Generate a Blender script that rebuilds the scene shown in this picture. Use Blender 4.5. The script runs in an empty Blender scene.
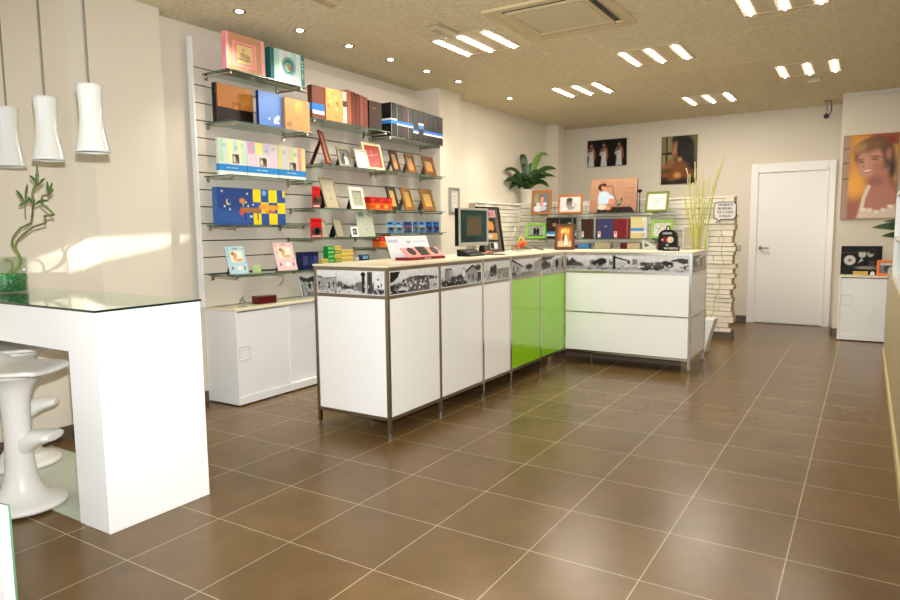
import bpy, math, random
import numpy as np
from mathutils import Matrix, Vector
random.seed(7)
SC = bpy.context.scene
COL = SC.collection
PI = math.pi

# ------------------------------------------------------------------ colour + materials
def lin(c):
    return tuple(((v/255)/12.92 if v/255 <= .04045 else (((v/255)+.055)/1.055)**2.4) for v in c[:3])
_mats = {}
def mat(name, c=(200,200,200), rough=.5, metal=0., spec=.5, emit=None, es=0., noise=0., nscale=20., coat=0., bump=0., alpha=1., trans=0.):
    if name in _mats: return _mats[name]
    m = bpy.data.materials.new(name); m.use_nodes = True
    nt = m.node_tree; b = nt.nodes['Principled BSDF']
    b.inputs['Base Color'].default_value = (*lin(c), 1)
    b.inputs['Roughness'].default_value = rough
    b.inputs['Metallic'].default_value = metal
    b.inputs['Specular IOR Level'].default_value = spec
    b.inputs['Coat Weight'].default_value = coat
    b.inputs['Alpha'].default_value = alpha
    b.inputs['Transmission Weight'].default_value = trans
    if emit is not None:
        b.inputs['Emission Color'].default_value = (*lin(emit), 1); b.inputs['Emission Strength'].default_value = es
    if noise or bump:
        tc = nt.nodes.new('ShaderNodeTexCoord'); n = nt.nodes.new('ShaderNodeTexNoise')
        n.inputs['Scale'].default_value = nscale; n.inputs['Detail'].default_value = 6
        nt.links.new(tc.outputs['Object'], n.inputs['Vector'])
        if noise:
            mx = nt.nodes.new('ShaderNodeMix'); mx.data_type = 'RGBA'
            l = lin(c)
            mx.inputs[6].default_value = (*[v*(1-noise) for v in l], 1); mx.inputs[7].default_value = (*[min(1, v*(1+noise)) for v in l], 1)
            nt.links.new(n.outputs['Fac'], mx.inputs[0]); nt.links.new(mx.outputs[2], b.inputs['Base Color'])
        if bump:
            bp = nt.nodes.new('ShaderNodeBump'); bp.inputs['Strength'].default_value = bump; bp.inputs['Distance'].default_value = .004
            nt.links.new(n.outputs['Fac'], bp.inputs['Height']); nt.links.new(bp.outputs['Normal'], b.inputs['Normal'])
    _mats[name] = m
    return m

def glass_mat(name, tint=(236,245,240), gloss=.04, rough=.02):
    if name in _mats: return _mats[name]
    m = bpy.data.materials.new(name); m.use_nodes = True; nt = m.node_tree; nt.nodes.clear()
    o = nt.nodes.new('ShaderNodeOutputMaterial'); t = nt.nodes.new('ShaderNodeBsdfTransparent'); g = nt.nodes.new('ShaderNodeBsdfGlossy')
    mx = nt.nodes.new('ShaderNodeMixShader'); fr = nt.nodes.new('ShaderNodeFresnel'); fr.inputs['IOR'].default_value = 1.5
    ad = nt.nodes.new('ShaderNodeMath'); ad.operation = 'ADD'; ad.inputs[1].default_value = gloss; ad.use_clamp = True
    t.inputs['Color'].default_value = (*lin(tint), 1); g.inputs['Color'].default_value = (.95, 1, .97, 1); g.inputs['Roughness'].default_value = rough
    ge = nt.nodes.new('ShaderNodeNewGeometry'); mi = nt.nodes.new('ShaderNodeMath'); mi.operation = 'MULTIPLY_ADD'; mi.inputs[1].default_value = -.8333; mi.inputs[2].default_value = 1.5
    nt.links.new(ge.outputs['Backfacing'], mi.inputs[0]); nt.links.new(mi.outputs[0], fr.inputs['IOR'])
    nt.links.new(fr.outputs[0], ad.inputs[0]); nt.links.new(ad.outputs[0], mx.inputs[0])
    nt.links.new(t.outputs[0], mx.inputs[1]); nt.links.new(g.outputs[0], mx.inputs[2]); nt.links.new(mx.outputs[0], o.inputs[0])
    _mats[name] = m
    return m

def print_mat(rough=.45):
    name = 'printed_picture_%d' % int(rough*100)
    if name in _mats: return _mats[name]
    m = bpy.data.materials.new(name); m.use_nodes = True; nt = m.node_tree; b = nt.nodes['Principled BSDF']
    a = nt.nodes.new('ShaderNodeAttribute'); a.attribute_name = 'Col'
    nt.links.new(a.outputs['Color'], b.inputs['Base Color']); b.inputs['Roughness'].default_value = rough; b.inputs['Specular IOR Level'].default_value = .22
    _mats[name] = m
    return m

# ------------------------------------------------------------------ mesh builder
class MB:
    def __init__(s): s.v = []; s.f = []; s.m = []
    def add(s, vs, fs, m=0):
        n = len(s.v); s.v += [tuple(p) for p in vs]
        for f in fs: s.f.append(tuple(i+n for i in f)); s.m.append(m)
        return s
    def box(s, x0, y0, z0, x1, y1, z1, m=0):
        x0, x1 = sorted((x0, x1)); y0, y1 = sorted((y0, y1)); z0, z1 = sorted((z0, z1))
        return s.add([(x0,y0,z0),(x1,y0,z0),(x1,y1,z0),(x0,y1,z0),(x0,y0,z1),(x1,y0,z1),(x1,y1,z1),(x0,y1,z1)],
                     [(0,3,2,1),(4,5,6,7),(0,1,5,4),(1,2,6,5),(2,3,7,6),(3,0,4,7)], m)
    def prism(s, pts, axis, a0, a1, m=0):
        # pts 2D polygon in the remaining two axes (cyclic order), extruded along axis
        def P(p, a):
            if axis == 'x': return (a, p[0], p[1])
            if axis == 'y': return (p[0], a, p[1])
            return (p[0], p[1], a)
        n = len(pts)
        vs = [P(p, a0) for p in pts] + [P(p, a1) for p in pts]
        fs = [tuple(range(n-1, -1, -1)), tuple(range(n, 2*n))] + [(i, (i+1) % n, n+(i+1) % n, n+i) for i in range(n)]
        return s.add(vs, fs, m)
    def tube(s, pts, r, n=8, m=0, caps=True):
        pts = [Vector(p) for p in pts]; R = r if isinstance(r, (list, tuple)) else [r]*len(pts)
        rings = []; up = None
        for i, p in enumerate(pts):
            d = (pts[min(i+1, len(pts)-1)] - pts[max(i-1, 0)])
            if d.length < 1e-9: d = Vector((0, 0, 1))
            d.normalize()
            if up is None:
                up = Vector((0, 0, 1)) if abs(d.z) < .9 else Vector((1, 0, 0))
            a = (up - d*up.dot(d)); a.normalize(); b = d.cross(a); up = a
            rings.append([p + (a*math.cos(2*PI*k/n) + b*math.sin(2*PI*k/n))*R[i] for k in range(n)])
        vs = [q for rg in rings for q in rg]; fs = []
        for i in range(len(rings)-1):
            for k in range(n): fs.append((i*n+k, i*n+(k+1) % n, (i+1)*n+(k+1) % n, (i+1)*n+k))
        if caps: fs += [tuple(range(n-1, -1, -1)), tuple((len(rings)-1)*n+k for k in range(n))]
        return s.add(vs, fs, m)
    def lathe(s, prof, n=32, c=(0,0,0), m=0, caps=True, sx=1., sy=1.):
        vs = []; fs = []
        for r, z in prof:
            for k in range(n): vs.append((c[0]+r*sx*math.cos(2*PI*k/n), c[1]+r*sy*math.sin(2*PI*k/n), c[2]+z))
        for i in range(len(prof)-1):
            for k in range(n): fs.append((i*n+k, i*n+(k+1) % n, (i+1)*n+(k+1) % n, (i+1)*n+k))
        if caps:
            fs += [tuple(range(n-1, -1, -1)), tuple((len(prof)-1)*n+k for k in range(n))]
        return s.add(vs, fs, m)
    def ball(s, c, rx, ry, rz, n=16, k=10, m=0):
        prof = [(max(1e-4, math.sin(PI*i/k)), -math.cos(PI*i/k)) for i in range(k+1)]
        vs = []; fs = []
        for r, z in prof:
            for q in range(n): vs.append((c[0]+rx*r*math.cos(2*PI*q/n), c[1]+ry*r*math.sin(2*PI*q/n), c[2]+rz*z))
        for i in range(k):
            for q in range(n): fs.append((i*n+q, i*n+(q+1) % n, (i+1)*n+(q+1) % n, (i+1)*n+q))
        return s.add(vs, fs, m)
    def build(s, name, mats, parent=None, smooth=False, bevel=0., rot=None, loc=None, solid=0., sub=0):
        me = bpy.data.meshes.new(name); me.from_pydata(s.v, [], s.f)
        if not isinstance(mats, (list, tuple)): mats = [mats]
        for mm in mats: me.materials.append(mm)
        me.polygons.foreach_set('material_index', s.m)
        if smooth: me.polygons.foreach_set('use_smooth', [True]*len(s.f))
        me.update()
        o = bpy.data.objects.new(name, me); COL.objects.link(o)
        if parent is not None: o.parent = parent
        if rot: o.rotation_euler = rot
        if loc: o.location = loc
        if solid:
            md = o.modifiers.new('solid', 'SOLIDIFY'); md.thickness = solid; md.offset = 0
        if bevel:
            md = o.modifiers.new('bevel', 'BEVEL'); md.width = bevel; md.segments = 2; md.limit_method = 'ANGLE'; md.angle_limit = math.radians(40)
        if sub:
            md = o.modifiers.new('sub', 'SUBSURF'); md.levels = sub; md.render_levels = sub
        return o

def tag(o, label=None, cat=None, group=None, kind=None):
    if label: o['label'] = label
    if cat: o['category'] = cat
    if group: o['group'] = group
    if kind: o['kind'] = kind
    return o
def thing(name, label, cat, loc=(0,0,0), rz=0., group=None):
    o = bpy.data.objects.new(name, None); COL.objects.link(o)
    o.location = loc; o.rotation_euler = (0, 0, rz); o.empty_display_size = .05
    return tag(o, label, cat, group)
def struct(o): o['kind'] = 'structure'; return o
def dup(root, loc, rz=None, label=None, group=None):
    r = root.copy(); COL.objects.link(r); r.location = loc
    if rz is not None: r.rotation_euler = (0, 0, rz)
    if label: r['label'] = label
    if group: r['group'] = group
    for ch in list(root.children):
        c = ch.copy(); COL.objects.link(c); c.parent = r
        for g in ch.children:
            d = g.copy(); COL.objects.link(d); d.parent = c
    return r
FX = PI/2      # rotation of a thing whose front looks towards +X (the aisle)

# ------------------------------------------------------------------ pictures painted per vertex on a fine grid
def _noise(nx, ny, cells, rs):
    cx = max(2, int(cells)); cy = max(2, int(cells*ny/nx)+1)
    g = rs.rand(cy+1, cx+1)
    X = np.linspace(0, cx-1e-6, nx); Y = np.linspace(0, cy-1e-6, ny)
    xi = X.astype(int); yi = Y.astype(int); xf = X-xi; yf = (Y-yi)[:, None]
    a = g[yi][:, xi]; b = g[yi][:, xi+1]; c = g[yi+1][:, xi]; d = g[yi+1][:, xi+1]
    return (a*(1-xf)+b*xf)*(1-yf) + (c*(1-xf)+d*xf)*yf
def paint(name, w, h, layers, parent=None, res=.004, rough=.45, y=0., x0=None, z0=0., rot=None, loc=None, seed=1):
    """picture lying in the local XZ plane, looking towards -Y; layer coordinates run 0..1 to the right and up"""
    nx = int(min(150, max(6, w/res)))+1; ny = int(min(150, max(6, h/res)))+1
    u = np.linspace(0, 1, nx); v = np.linspace(0, 1, ny); U, V = np.meshgrid(u, v)
    img = np.ones((ny, nx, 3))*.8; rs = np.random.RandomState(seed); asp = w/h
    for L in layers:
        k = L[0]
        if k == 'bg': img[:] = lin(L[1]); continue
        if k == 'grad':
            a = V[..., None]; img[:] = np.array(lin(L[1]))*(1-a)+np.array(lin(L[2]))*a; continue
        if k == 'noise':
            n = .5*_noise(nx, ny, L[2], rs)+.3*_noise(nx, ny, L[2]*2.3, rs)+.2*_noise(nx, ny, L[2]*5, rs)
            img *= (1+L[1]*(n[..., None]-.5)*2); continue
        if k == 'rect':
            _, a, b, c, d, colr = L[:6]; bl = L[6] if len(L) > 6 else .004
            sd = np.maximum(np.maximum(a-U, U-c)*asp, np.maximum(b-V, V-d))
        elif k == 'ell':
            _, cx, cy, rx, ry, colr = L[:6]; bl = L[6] if len(L) > 6 else .01; an = L[7] if len(L) > 7 else 0
            dx = (U-cx)*asp; dy = V-cy; ca, sa = math.cos(an), math.sin(an)
            ex = (dx*ca+dy*sa)/(rx*asp); ey = (-dx*sa+dy*ca)/ry
            sd = (np.sqrt(ex**2+ey**2)-1)*min(rx*asp, ry)
        elif k == 'poly':
            _, pts, colr = L[:3]; bl = L[3] if len(L) > 3 else .008
            P = [(p[0]*asp, p[1]) for p in pts]; X = U*asp; ins = np.zeros_like(U, bool); dist = np.full_like(U, 9.)
            for i in range(len(P)):
                (x1, y1), (x2, y2) = P[i], P[(i+1) % len(P)]
                if y1 != y2:
                    cond = ((y1 > V) != (y2 > V)) & (X < (x2-x1)*(V-y1)/(y2-y1)+x1); ins ^= cond
                ll = (x2-x1)**2+(y2-y1)**2+1e-12; t = np.clip(((X-x1)*(x2-x1)+(V-y1)*(y2-y1))/ll, 0, 1)
                dist = np.minimum(dist, np.hypot(X-x1-t*(x2-x1), V-y1-t*(y2-y1)))
            sd = np.where(ins, -dist, dist)
        elif k == 'line':
            _, pts, wd, colr = L[:4]; bl = .008; dist = np.full_like(U, 9.); X = U*asp
            for (x1, y1), (x2, y2) in zip(pts[:-1], pts[1:]):
                x1 *= asp; x2 *= asp
                ll = (x2-x1)**2+(y2-y1)**2+1e-12; t = np.clip(((X-x1)*(x2-x1)+(V-y1)*(y2-y1))/ll, 0, 1)
                dist = np.minimum(dist, np.hypot(X-x1-t*(x2-x1), V-y1-t*(y2-y1)))
            sd = dist-wd/2
        al = np.clip(.5-sd/max(bl, 1e-4), 0, 1)[..., None]
        img = img*(1-al)+np.array(lin(colr))*al
    img = np.clip(img, 0.001, 1)
    ox = -w/2 if x0 is None else x0
    vs = np.stack([ox+U*w, np.full_like(U, y), z0+V*h], -1).reshape(-1, 3)
    idx = np.arange(nx*ny).reshape(ny, nx)
    fs = np.stack([idx[:-1, :-1], idx[:-1, 1:], idx[1:, 1:], idx[1:, :-1]], -1).reshape(-1, 4)
    me = bpy.data.meshes.new(name); me.from_pydata(vs.tolist(), [], fs.tolist())
    ca = me.color_attributes.new('Col', 'FLOAT_COLOR', 'POINT')
    ca.data.foreach_set('color', np.concatenate([img.reshape(-1, 3), np.ones((nx*ny, 1))], 1).ravel())
    me.materials.append(print_mat(rough)); me.update()
    o = bpy.data.objects.new(name, me); COL.objects.link(o)
    if parent is not None: o.parent = parent
    if rot: o.rotation_euler = rot
    if loc: o.location = loc
    return o

def text_mesh(name, body, size, m, parent=None, loc=(0,0,0), rot=(PI/2,0,0), ext=.0006, align='CENTER', space=1.0):
    cu = bpy.data.curves.new(name, 'FONT'); cu.body = body; cu.size = size; cu.extrude = ext; cu.align_x = align; cu.align_y = 'CENTER'; cu.space_line = space; cu.offset = size*.02
    t = bpy.data.objects.new(name, cu); COL.objects.link(t)
    bpy.context.view_layer.update()
    me = bpy.data.meshes.new_from_object(t.evaluated_get(bpy.context.evaluated_depsgraph_get()))
    bpy.data.objects.remove(t); me.name = name; me.materials.clear(); me.materials.append(m)
    o = bpy.data.objects.new(name, me); COL.objects.link(o); o.location = loc; o.rotation_euler = rot
    if parent is not None: o.parent = parent
    return o

# common materials
M_white = mat('white_lacquer', (246,246,244), .3, spec=.5)
M_whitem = mat('white_melamine', (238,239,238), .35)
M_wall = mat('cream_wall_paint', (219,210,192), .75, noise=.02, nscale=3)
M_chrome = mat('chrome', (205,198,185), .18, metal=1)
M_steel = mat('brushed_steel', (165,155,138), .32, metal=1)
M_black = mat('black_plastic', (7,7,8), .4, spec=.25)
M_gloss = mat('glossy_white_panel', (247,247,243), .1, spec=.5)
M_dark = mat('dark_easel_card', (16,14,16), .7)
M_glass = glass_mat('shelf_glass')
M_edge = mat('glass_edge', (60,92,80), .15, spec=.8)
M_cream = mat('cream_laminate', (236,226,198), .35)
M_base = mat('brown_skirting_tile', (92,78,66), .4)
M_pages = mat('page_block', (225,220,205), .7)
M_green = mat('lime_green_gloss', (146,206,24), .06, spec=.6, coat=.3)

# ================================================================== THE ROOM
def floor_material():
    m = bpy.data.materials.new('brown_floor_tiles'); m.use_nodes = True; nt = m.node_tree; b = nt.nodes['Principled BSDF']
    N = nt.nodes.new; L = nt.links.new
    tc = N('ShaderNodeTexCoord'); br = N('ShaderNodeTexBrick'); br.offset = 0; br.squash = 1
    br.inputs['Scale'].default_value = 1; br.inputs['Brick Width'].default_value = .45; br.inputs['Row Height'].default_value = .45
    br.inputs['Mortar Size'].default_value = .0022; br.inputs['Mortar Smooth'].default_value = .1
    br.inputs['Color1'].default_value = (*lin((114,90,56)), 1); br.inputs['Color2'].default_value = (*lin((107,84,51)), 1)
    br.inputs['Mortar'].default_value = (*lin((188,172,142)), 1)
    L(tc.outputs['Object'], br.inputs['Vector'])
    n1 = N('ShaderNodeTexNoise'); n1.inputs['Scale'].default_value = 3.5; n1.inputs['Detail'].default_value = 3; n1.inputs['Roughness'].default_value = .6
    L(tc.outputs['Object'], n1.inputs['Vector'])
    cr = N('ShaderNodeValToRGB'); cr.color_ramp.elements[0].position = .3; cr.color_ramp.elements[0].color = (.78,.76,.74,1)
    cr.color_ramp.elements[1].position = .75; cr.color_ramp.elements[1].color = (1.12,1.1,1.08,1)
    L(n1.outputs['Fac'], cr.inputs['Fac'])
    mx = N('ShaderNodeMix'); mx.data_type = 'RGBA'; mx.blend_type = 'MULTIPLY'; mx.inputs[0].default_value = 1
    L(br.outputs['Color'], mx.inputs[6]); L(cr.outputs['Color'], mx.inputs[7]); L(mx.outputs[2], b.inputs['Base Color'])
    b.inputs['Roughness'].default_value = .27
    b.inputs['Specular IOR Level'].default_value = .36
    return m
def ceiling_material():
    m = bpy.data.materials.new('wood_wool_ceiling'); m.use_nodes = True; nt = m.node_tree; b = nt.nodes['Principled BSDF']
    N = nt.nodes.new; L = nt.links.new
    tc = N('ShaderNodeTexCoord'); mp = N('ShaderNodeMapping'); mp.inputs['Location'].default_value = (-.155, -.30, 0)
    br = N('ShaderNodeTexBrick'); br.offset = 0
    br.inputs['Scale'].default_value = 1; br.inputs['Brick Width'].default_value = .565; br.inputs['Row Height'].default_value = 1.18
    br.inputs['Mortar Size'].default_value = .004
    br.inputs['Color1'].default_value = (*lin((232,222,190)), 1); br.inputs['Color2'].default_value = (*lin((226,215,182)), 1)
    br.inputs['Mortar'].default_value = (*lin((240,232,206)), 1)
    L(tc.outputs['Object'], mp.inputs['Vector']); L(mp.outputs[0], br.inputs['Vector'])
    n1 = N('ShaderNodeTexNoise'); n1.inputs['Scale'].default_value = 46; n1.inputs['Detail'].default_value = 6; n1.inputs['Roughness'].default_value = .8
    m2 = N('ShaderNodeMapping'); m2.inputs['Scale'].default_value = (.45, 1, 1)
    L(tc.outputs['Object'], m2.inputs['Vector']); L(m2.outputs[0], n1.inputs['Vector'])
    cr = N('ShaderNodeValToRGB'); cr.color_ramp.elements[0].position = .32; cr.color_ramp.elements[0].color = (.60,.55,.46,1)
    cr.color_ramp.elements[1].position = .62; cr.color_ramp.elements[1].color = (1.1,1.1,1.1,1)
    L(n1.outputs['Fac'], cr.inputs['Fac'])
    mx = N('ShaderNodeMix'); mx.data_type = 'RGBA'; mx.blend_type = 'MULTIPLY'; mx.inputs[0].default_value = .7
    L(br.outputs['Color'], mx.inputs[6]); L(cr.outputs['Color'], mx.inputs[7]); L(mx.outputs[2], b.inputs['Base Color'])
    bp = N('ShaderNodeBump'); bp.inputs['Strength'].default_value = .5; bp.inputs['Distance'].default_value = .004
    L(n1.outputs['Fac'], bp.inputs['Height']); L(bp.outputs[0], b.inputs['Normal']); b.inputs['Roughness'].default_value = .9
    return m

H = 2.83
XR = 3.2          # right wall
YB = 7.96         # back wall
YF = -3.2         # front wall (shop front, behind the camera)
struct(MB().box(-3.0, YF-.2, -.1, XR+.2, YB+.2, 0).build('floor', floor_material()))
struct(MB().box(-3.0, YF-.2, H, XR+.2, YB+.2, H+.1).build('ceiling', ceiling_material()))
# left wall with its two pilasters: plan outline, extruded to the ceiling
pl = [(-2.73,YF),(-2.73,.46),(-2.60,.52),(-2.60,1.03),(-2.73,1.03),(-2.73,4.26),(-2.42,4.26),(-2.42,4.70),(-2.55,4.70),(-2.55,7.38),(-2.36,7.38),(-2.36,7.58),(-2.55,7.58),(-2.55,YB),(-3.0,YB),(-3.0,YF)]
struct(MB().prism(pl, 'z', 0, H).build('wall_left', M_wall))
struct(MB().box(-3.0, YB, 0, 1.25, YB+.2, H).build('wall_back', M_wall))
struct(MB().prism([(1.25,YB+.2),(1.25,7.2),(XR,7.2),(XR,YB+.2)], 'z', 0, H).build('wall_back_right', M_wall))
struct(MB().box(XR, YF-.2, 0, XR+.2, 7.2, H).build('wall_right', M_wall))
# front wall behind the camera: a big shop window on the left, and an added gap shaped to throw the light patch on the left wall
wf = MB()
wx0, wx1, wz0, wz1 = -2.5, -.45, .25, 2.55
wf.box(-2.73, YF-.15, 0, wx0, YF, H); wf.box(wx0, YF-.15, 0, wx1, YF, wz0); wf.box(wx0, YF-.15, wz1, wx1, YF, H)
SUN = Vector((-.62, .78, -.05)).normalized()
def back(y, z, xw):   # where the sun ray that ends on the left wall starts in the front wall
    t = (y-YF)/SUN.y
    return (xw-SUN.x*t, z-SUN.z*t)
lo = [back(.13,1.00,-2.7), back(.46,1.09,-2.7), back(.98,1.205,-2.6), back(1.31,1.285,-2.73)]
hi = [back(.06,1.146,-2.7), back(.46,1.268,-2.7), back(.98,1.30,-2.6), back(1.31,1.29,-2.73)]
xs = [wx1] + [.5*(a[0]+b[0]) for a, b in zip(lo, hi)] + [XR]
gx = xs[1:-1]
wf.box(wx1, YF-.02, 0, gx[0], YF, H); wf.box(gx[-1], YF-.02, 0, XR, YF, H)
for i in range(3):
    wf.prism([(gx[i],0),(gx[i+1],0),(gx[i+1],lo[i+1][1]),(gx[i],lo[i][1])], 'y', YF-.02, YF)
    wf.prism([(gx[i],hi[i][1]),(gx[i+1],hi[i+1][1]),(gx[i+1],H),(gx[i],H)], 'y', YF-.02, YF)
struct(wf.build('wall_front', M_wall))
struct(MB().box(wx0, YF-.09, wz0, wx1, YF-.08, wz1).build('window_1', glass_mat('window_glass', (250,252,252), .03)))
wfr = MB()
for a, b, c, d in ((wx0,wz0,wx1,wz0+.05),(wx0,wz1-.05,wx1,wz1),(wx0,wz0+.05,wx0+.05,wz1-.05),(wx1-.05,wz0+.05,wx1,wz1-.05),(-1.5,wz0+.05,-1.45,wz1-.05)):
    wfr.box(a, YF-.12, b, c, YF-.05, d)
struct(wfr.build('trim_1', M_steel))
struct(MB().box(1.3, YF+.0005, .3, 3.1, YF+.04, 2.6).build('added_blind', mat('added_blind_white',(235,235,230),.8)))  # blind added on the solid wall, behind the fill lamp
# skirting
bs = MB().box(-2.73, YF, 0, -2.718, .46, .085).box(-2.60, .52, 0, -2.588, 1.03, .085).prism([(-2.73,.46),(-2.60,.52),(-2.588,.515),(-2.718,.455)], 'z', 0, .085)
bs.box(-2.73, 1.03, 0, -2.718, 1.37, .085)
struct(bs.build('baseboard_left', M_base))
struct(MB().box(-2.3, YB-.012, 0, .20, YB, .085).build('baseboard_back', M_base))
struct(MB().box(1.238, 7.188, 0, 1.25, YB, .085).box(1.238, 7.188, 0, XR, 7.2, .085).build('baseboard_right', M_base))
struct(MB().box(1.42, 7.17, H-.045, XR, 7.2, H-.005).build('trim_2', mat('white_cornice', (215,212,205), .5)))
# door in the back wall
M_door = mat('white_door_paint', (238,236,230), .3)
door = struct(MB().box(.29, YB-.03, .012, 1.10, YB-.001, 2.02).build('door_1', M_door, bevel=.003))
dfr = MB()
dfr.box(.20, YB-.045, 0, .29, YB, 2.14).box(1.10, YB-.045, 0, 1.19, YB, 2.14).box(.29, YB-.045, 2.025, 1.10, YB, 2.14)
dfr.box(.275, YB-.055, 0, .295, YB, 2.04).box(1.095, YB-.055, 0, 1.115, YB, 2.04).box(.275, YB-.055, 2.02, 1.115, YB, 2.04)
dfr.build('door_frame', M_door, door, bevel=.003)
dh = MB().lathe([(.024,0),(.024,.012)], 20)
dh.tube([(0,0,.01),(0,0,.05),(.02,0,.055),(.11,0,.055)], .009, 10)
dh.build('door_handle', M_chrome, door, smooth=False, rot=(PI/2,0,0), loc=(.345, YB-.03, 1.02))
# stacked stone partition
rs = random.Random(3)
M_stone = mat('whitewashed_stone', (238,231,212), .8, noise=.06, nscale=9, bump=.5)
M_stone2 = mat('whitewashed_stone_darker', (226,217,194), .8, noise=.08, nscale=14, bump=.5)  # slightly darker stone, mixed in at random
M_stone3 = mat('raw_stone_end', (196,172,128), .85, noise=.15, nscale=12)
st = MB(); XE = .24
st.box(-2.53, 6.335, .075, XE-.005, 6.50, 1.625, 3)
z = .08; k = 0
while z < 1.60:
    hh = rs.choice([.042,.052,.060,.072]); hh = min(hh, 1.64-z)
    x = -2.53; first = True
    while x < XE-.02:
        l = rs.uniform(.12, .42); x1 = x+l
        end = False
        if x1 > XE-.08: x1 = XE+rs.uniform(-.005, .055); end = True
        d = rs.uniform(.0, .03)
        st.box(x+.002, 6.32-d, z+.003, x1-.002, 6.345, z+hh-.003, 0 if rs.random() < .75 else 1)
        if end:
            st.box(x1-.04, 6.34, z+.0015, x1+rs.uniform(-.004,.002), 6.50+rs.uniform(-.01,.01), z+hh-.0015, 2)
        x = x1
        if end: break
    z += hh
st.box(-2.53, 6.30, z, XE+.02, 6.51, z+.02, 0)
struct(st.build('wall_middle', [M_stone, M_stone2, M_stone3, mat('stone_joint',(176,162,132),.9)], bevel=.004))
# stone cladding on the left wall, running up to the partition
sl = MB(); zc = .02
while zc < 1.60:
    hh = min(rs.choice([.042,.052,.060,.072]), 1.64-zc); y = 5.10
    while y < 6.27:
        y1 = min(y+rs.uniform(.12,.4), 6.28)
        sl.box(-2.549, y+.002, zc+.003, -2.45+rs.uniform(0,.03), y1-.002, zc+hh-.003, 0 if rs.random() < .75 else 1); y = y1
    zc += hh
sl.box(-2.549, 5.10, 0, -2.465, 6.28, 1.625, 3).box(-2.549, 5.09, zc, -2.41, 6.28, zc+.02, 0)
struct(sl.build('wall_left_cladding', [M_stone, M_stone2, M_stone3, mat('stone_joint')], bevel=.004))
struct(MB().box(-2.53, 6.305, 0, XE+.03, 6.51, .075).build('baseboard_middle', M_base))
ZST = z+.02
# light switch on the back wall
sw = thing('light_switch', 'small grey double light switch on the wall beside the stone partition', 'switch', (.045, YB, .98))
MB().box(-.05,-.010,0,.05,-.0005,.075).build('cover_plate', M_steel, sw, bevel=.002)
MB().box(-.035,-.014,.015,-.003,-.010,.06).box(.003,-.014,.015,.035,-.010,.06).build('rocker', mat('switch_rocker',(235,235,230),.4), sw)
# low beige partition at the right, with a white display frame on it
lp = thing('low_partition', 'low beige partition running along the right edge of the tiled floor', 'partition', (1.815, 3.2, 0))
MB().box(-.055,-3.0,.06,.06,2.95,.84).build('panel', mat('beige_panel',(190,176,140),.5), lp)
MB().box(-.068,-3.0,0,.06,2.95,.06).build('plinth', mat('cream_plinth',(214,200,150),.4), lp)
MB().box(-.06,2.95,0,.06,2.99,.86).build('end_post', mat('grey_post',(178,176,160),.4), lp)
df = thing('display_stand', 'white framed display stand on top of the low beige partition', 'display stand', (1.805, 3.2, .8405))
dfm = MB()
for z0 in (0,.34,.72): dfm.box(-.035,-1.6,z0,.035,2.2,z0+.03)
dfm.box(-.035,2.12,0,.035,2.2,.75).box(-.035,-.2,0,.035,-.17,.75)
dfm.build('frame', M_white, df)
MB().box(-.003,-1.6,.03,.003,2.12,.34).box(-.003,-1.6,.37,.003,2.12,.72).build('pane', M_glass, df)

# ================================================================== CEILING FITTINGS
M_tube = mat('lit_tube', (255,255,255), .3, emit=(255,247,236), es=22)
M_tube2 = mat('dim_tube', (255,255,255), .3, emit=(255,244,232), es=12)
for _m in (M_tube, M_tube2): _m.cycles.emission_sampling = 'FRONT'
M_troff = mat('light_trough', (214,204,190), .3)
M_fix = mat('fitting_panel', (196,180,146), .6)
def light_fixture(cx, cy, lit, label, wd=.52, ln=.56):
    t = thing('ceiling_light', label, 'light', (cx, cy, H), group='recessed strip lights in the ceiling')
    hb = MB()
    for a, b, c, d in ((-.28,-.30,.28,-.27),(-.28,.27,.28,.30)): hb.box(a, b, -.012, c, d, -.001)
    for xa, xb in ((-.28,-.265),(-.18,-.045),(.045,.18),(.265,.28)): hb.box(xa,-.27,-.010,xb,.27,-.001)
    hb.build('housing', M_fix, t)
    for xx in (-.222, 0, .222):
        tr = MB().box(xx-.042,-.27,-.004,xx+.042,.27,-.001)
        for q in range(10):
            yy = -.27+.054*(q+.5)
            tr.box(xx-.042, yy-.001, -.011, xx+.042, yy+.001, -.004)
        tr.build('louvre', M_troff, t)
        w_ = .011 if lit else .014
        tm = MB(); tm.add([(xx-w_,-.262,-.006),(xx-w_*.6,-.262,-.020),(xx+w_*.6,-.262,-.020),(xx+w_,-.262,-.006),(xx-w_,.262,-.006),(xx-w_*.6,.262,-.020),(xx+w_*.6,.262,-.020),(xx+w_,.262,-.006)],
            [(0,4,5,1),(1,5,6,2),(2,6,7,3)])
        tm.build('tube', M_tube if lit else M_tube2, t)
        la = bpy.data.lights.new('strip_lamp', 'AREA'); la.shape = 'RECTANGLE'; la.size = w_*1.2; la.size_y = .52; la.energy = 6.8 if lit else 3.4; la.color = (1,.93,.82)
        lo2 = bpy.data.objects.new('strip_lamp', la); COL.objects.link(lo2); lo2.location = (cx+xx, cy, H-.0205)
    return t
light_fixture(-1.23, 2.98, True, 'bright strip light nearest the albums, beside the air conditioner panel')
light_fixture(-1.17, 5.23, True, 'lit strip light over the plant, farthest to the left of the far lights')
light_fixture(-.105, 4.20, False, 'dim strip light over the counter corner, beside the air conditioner')
light_fixture(-.105, 6.58, True, 'lit strip light over the woman portrait on the back wall')
light_fixture(1.00, 5.55, False, 'dim strip light in front of the white door')
light_fixture(1.00, 3.18, False, 'strip light cut by the top edge of the picture, near the right')
M_dl = mat('downlight_lens', (255,255,255), .3, emit=(255,232,214), es=14)
dls = [(-2.19,1.37),(-2.16,1.92),(-2.14,2.46),(-2.12,3.0),(-2.10,3.55),(-2.08,4.10),(-2.05,5.20)]
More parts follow.
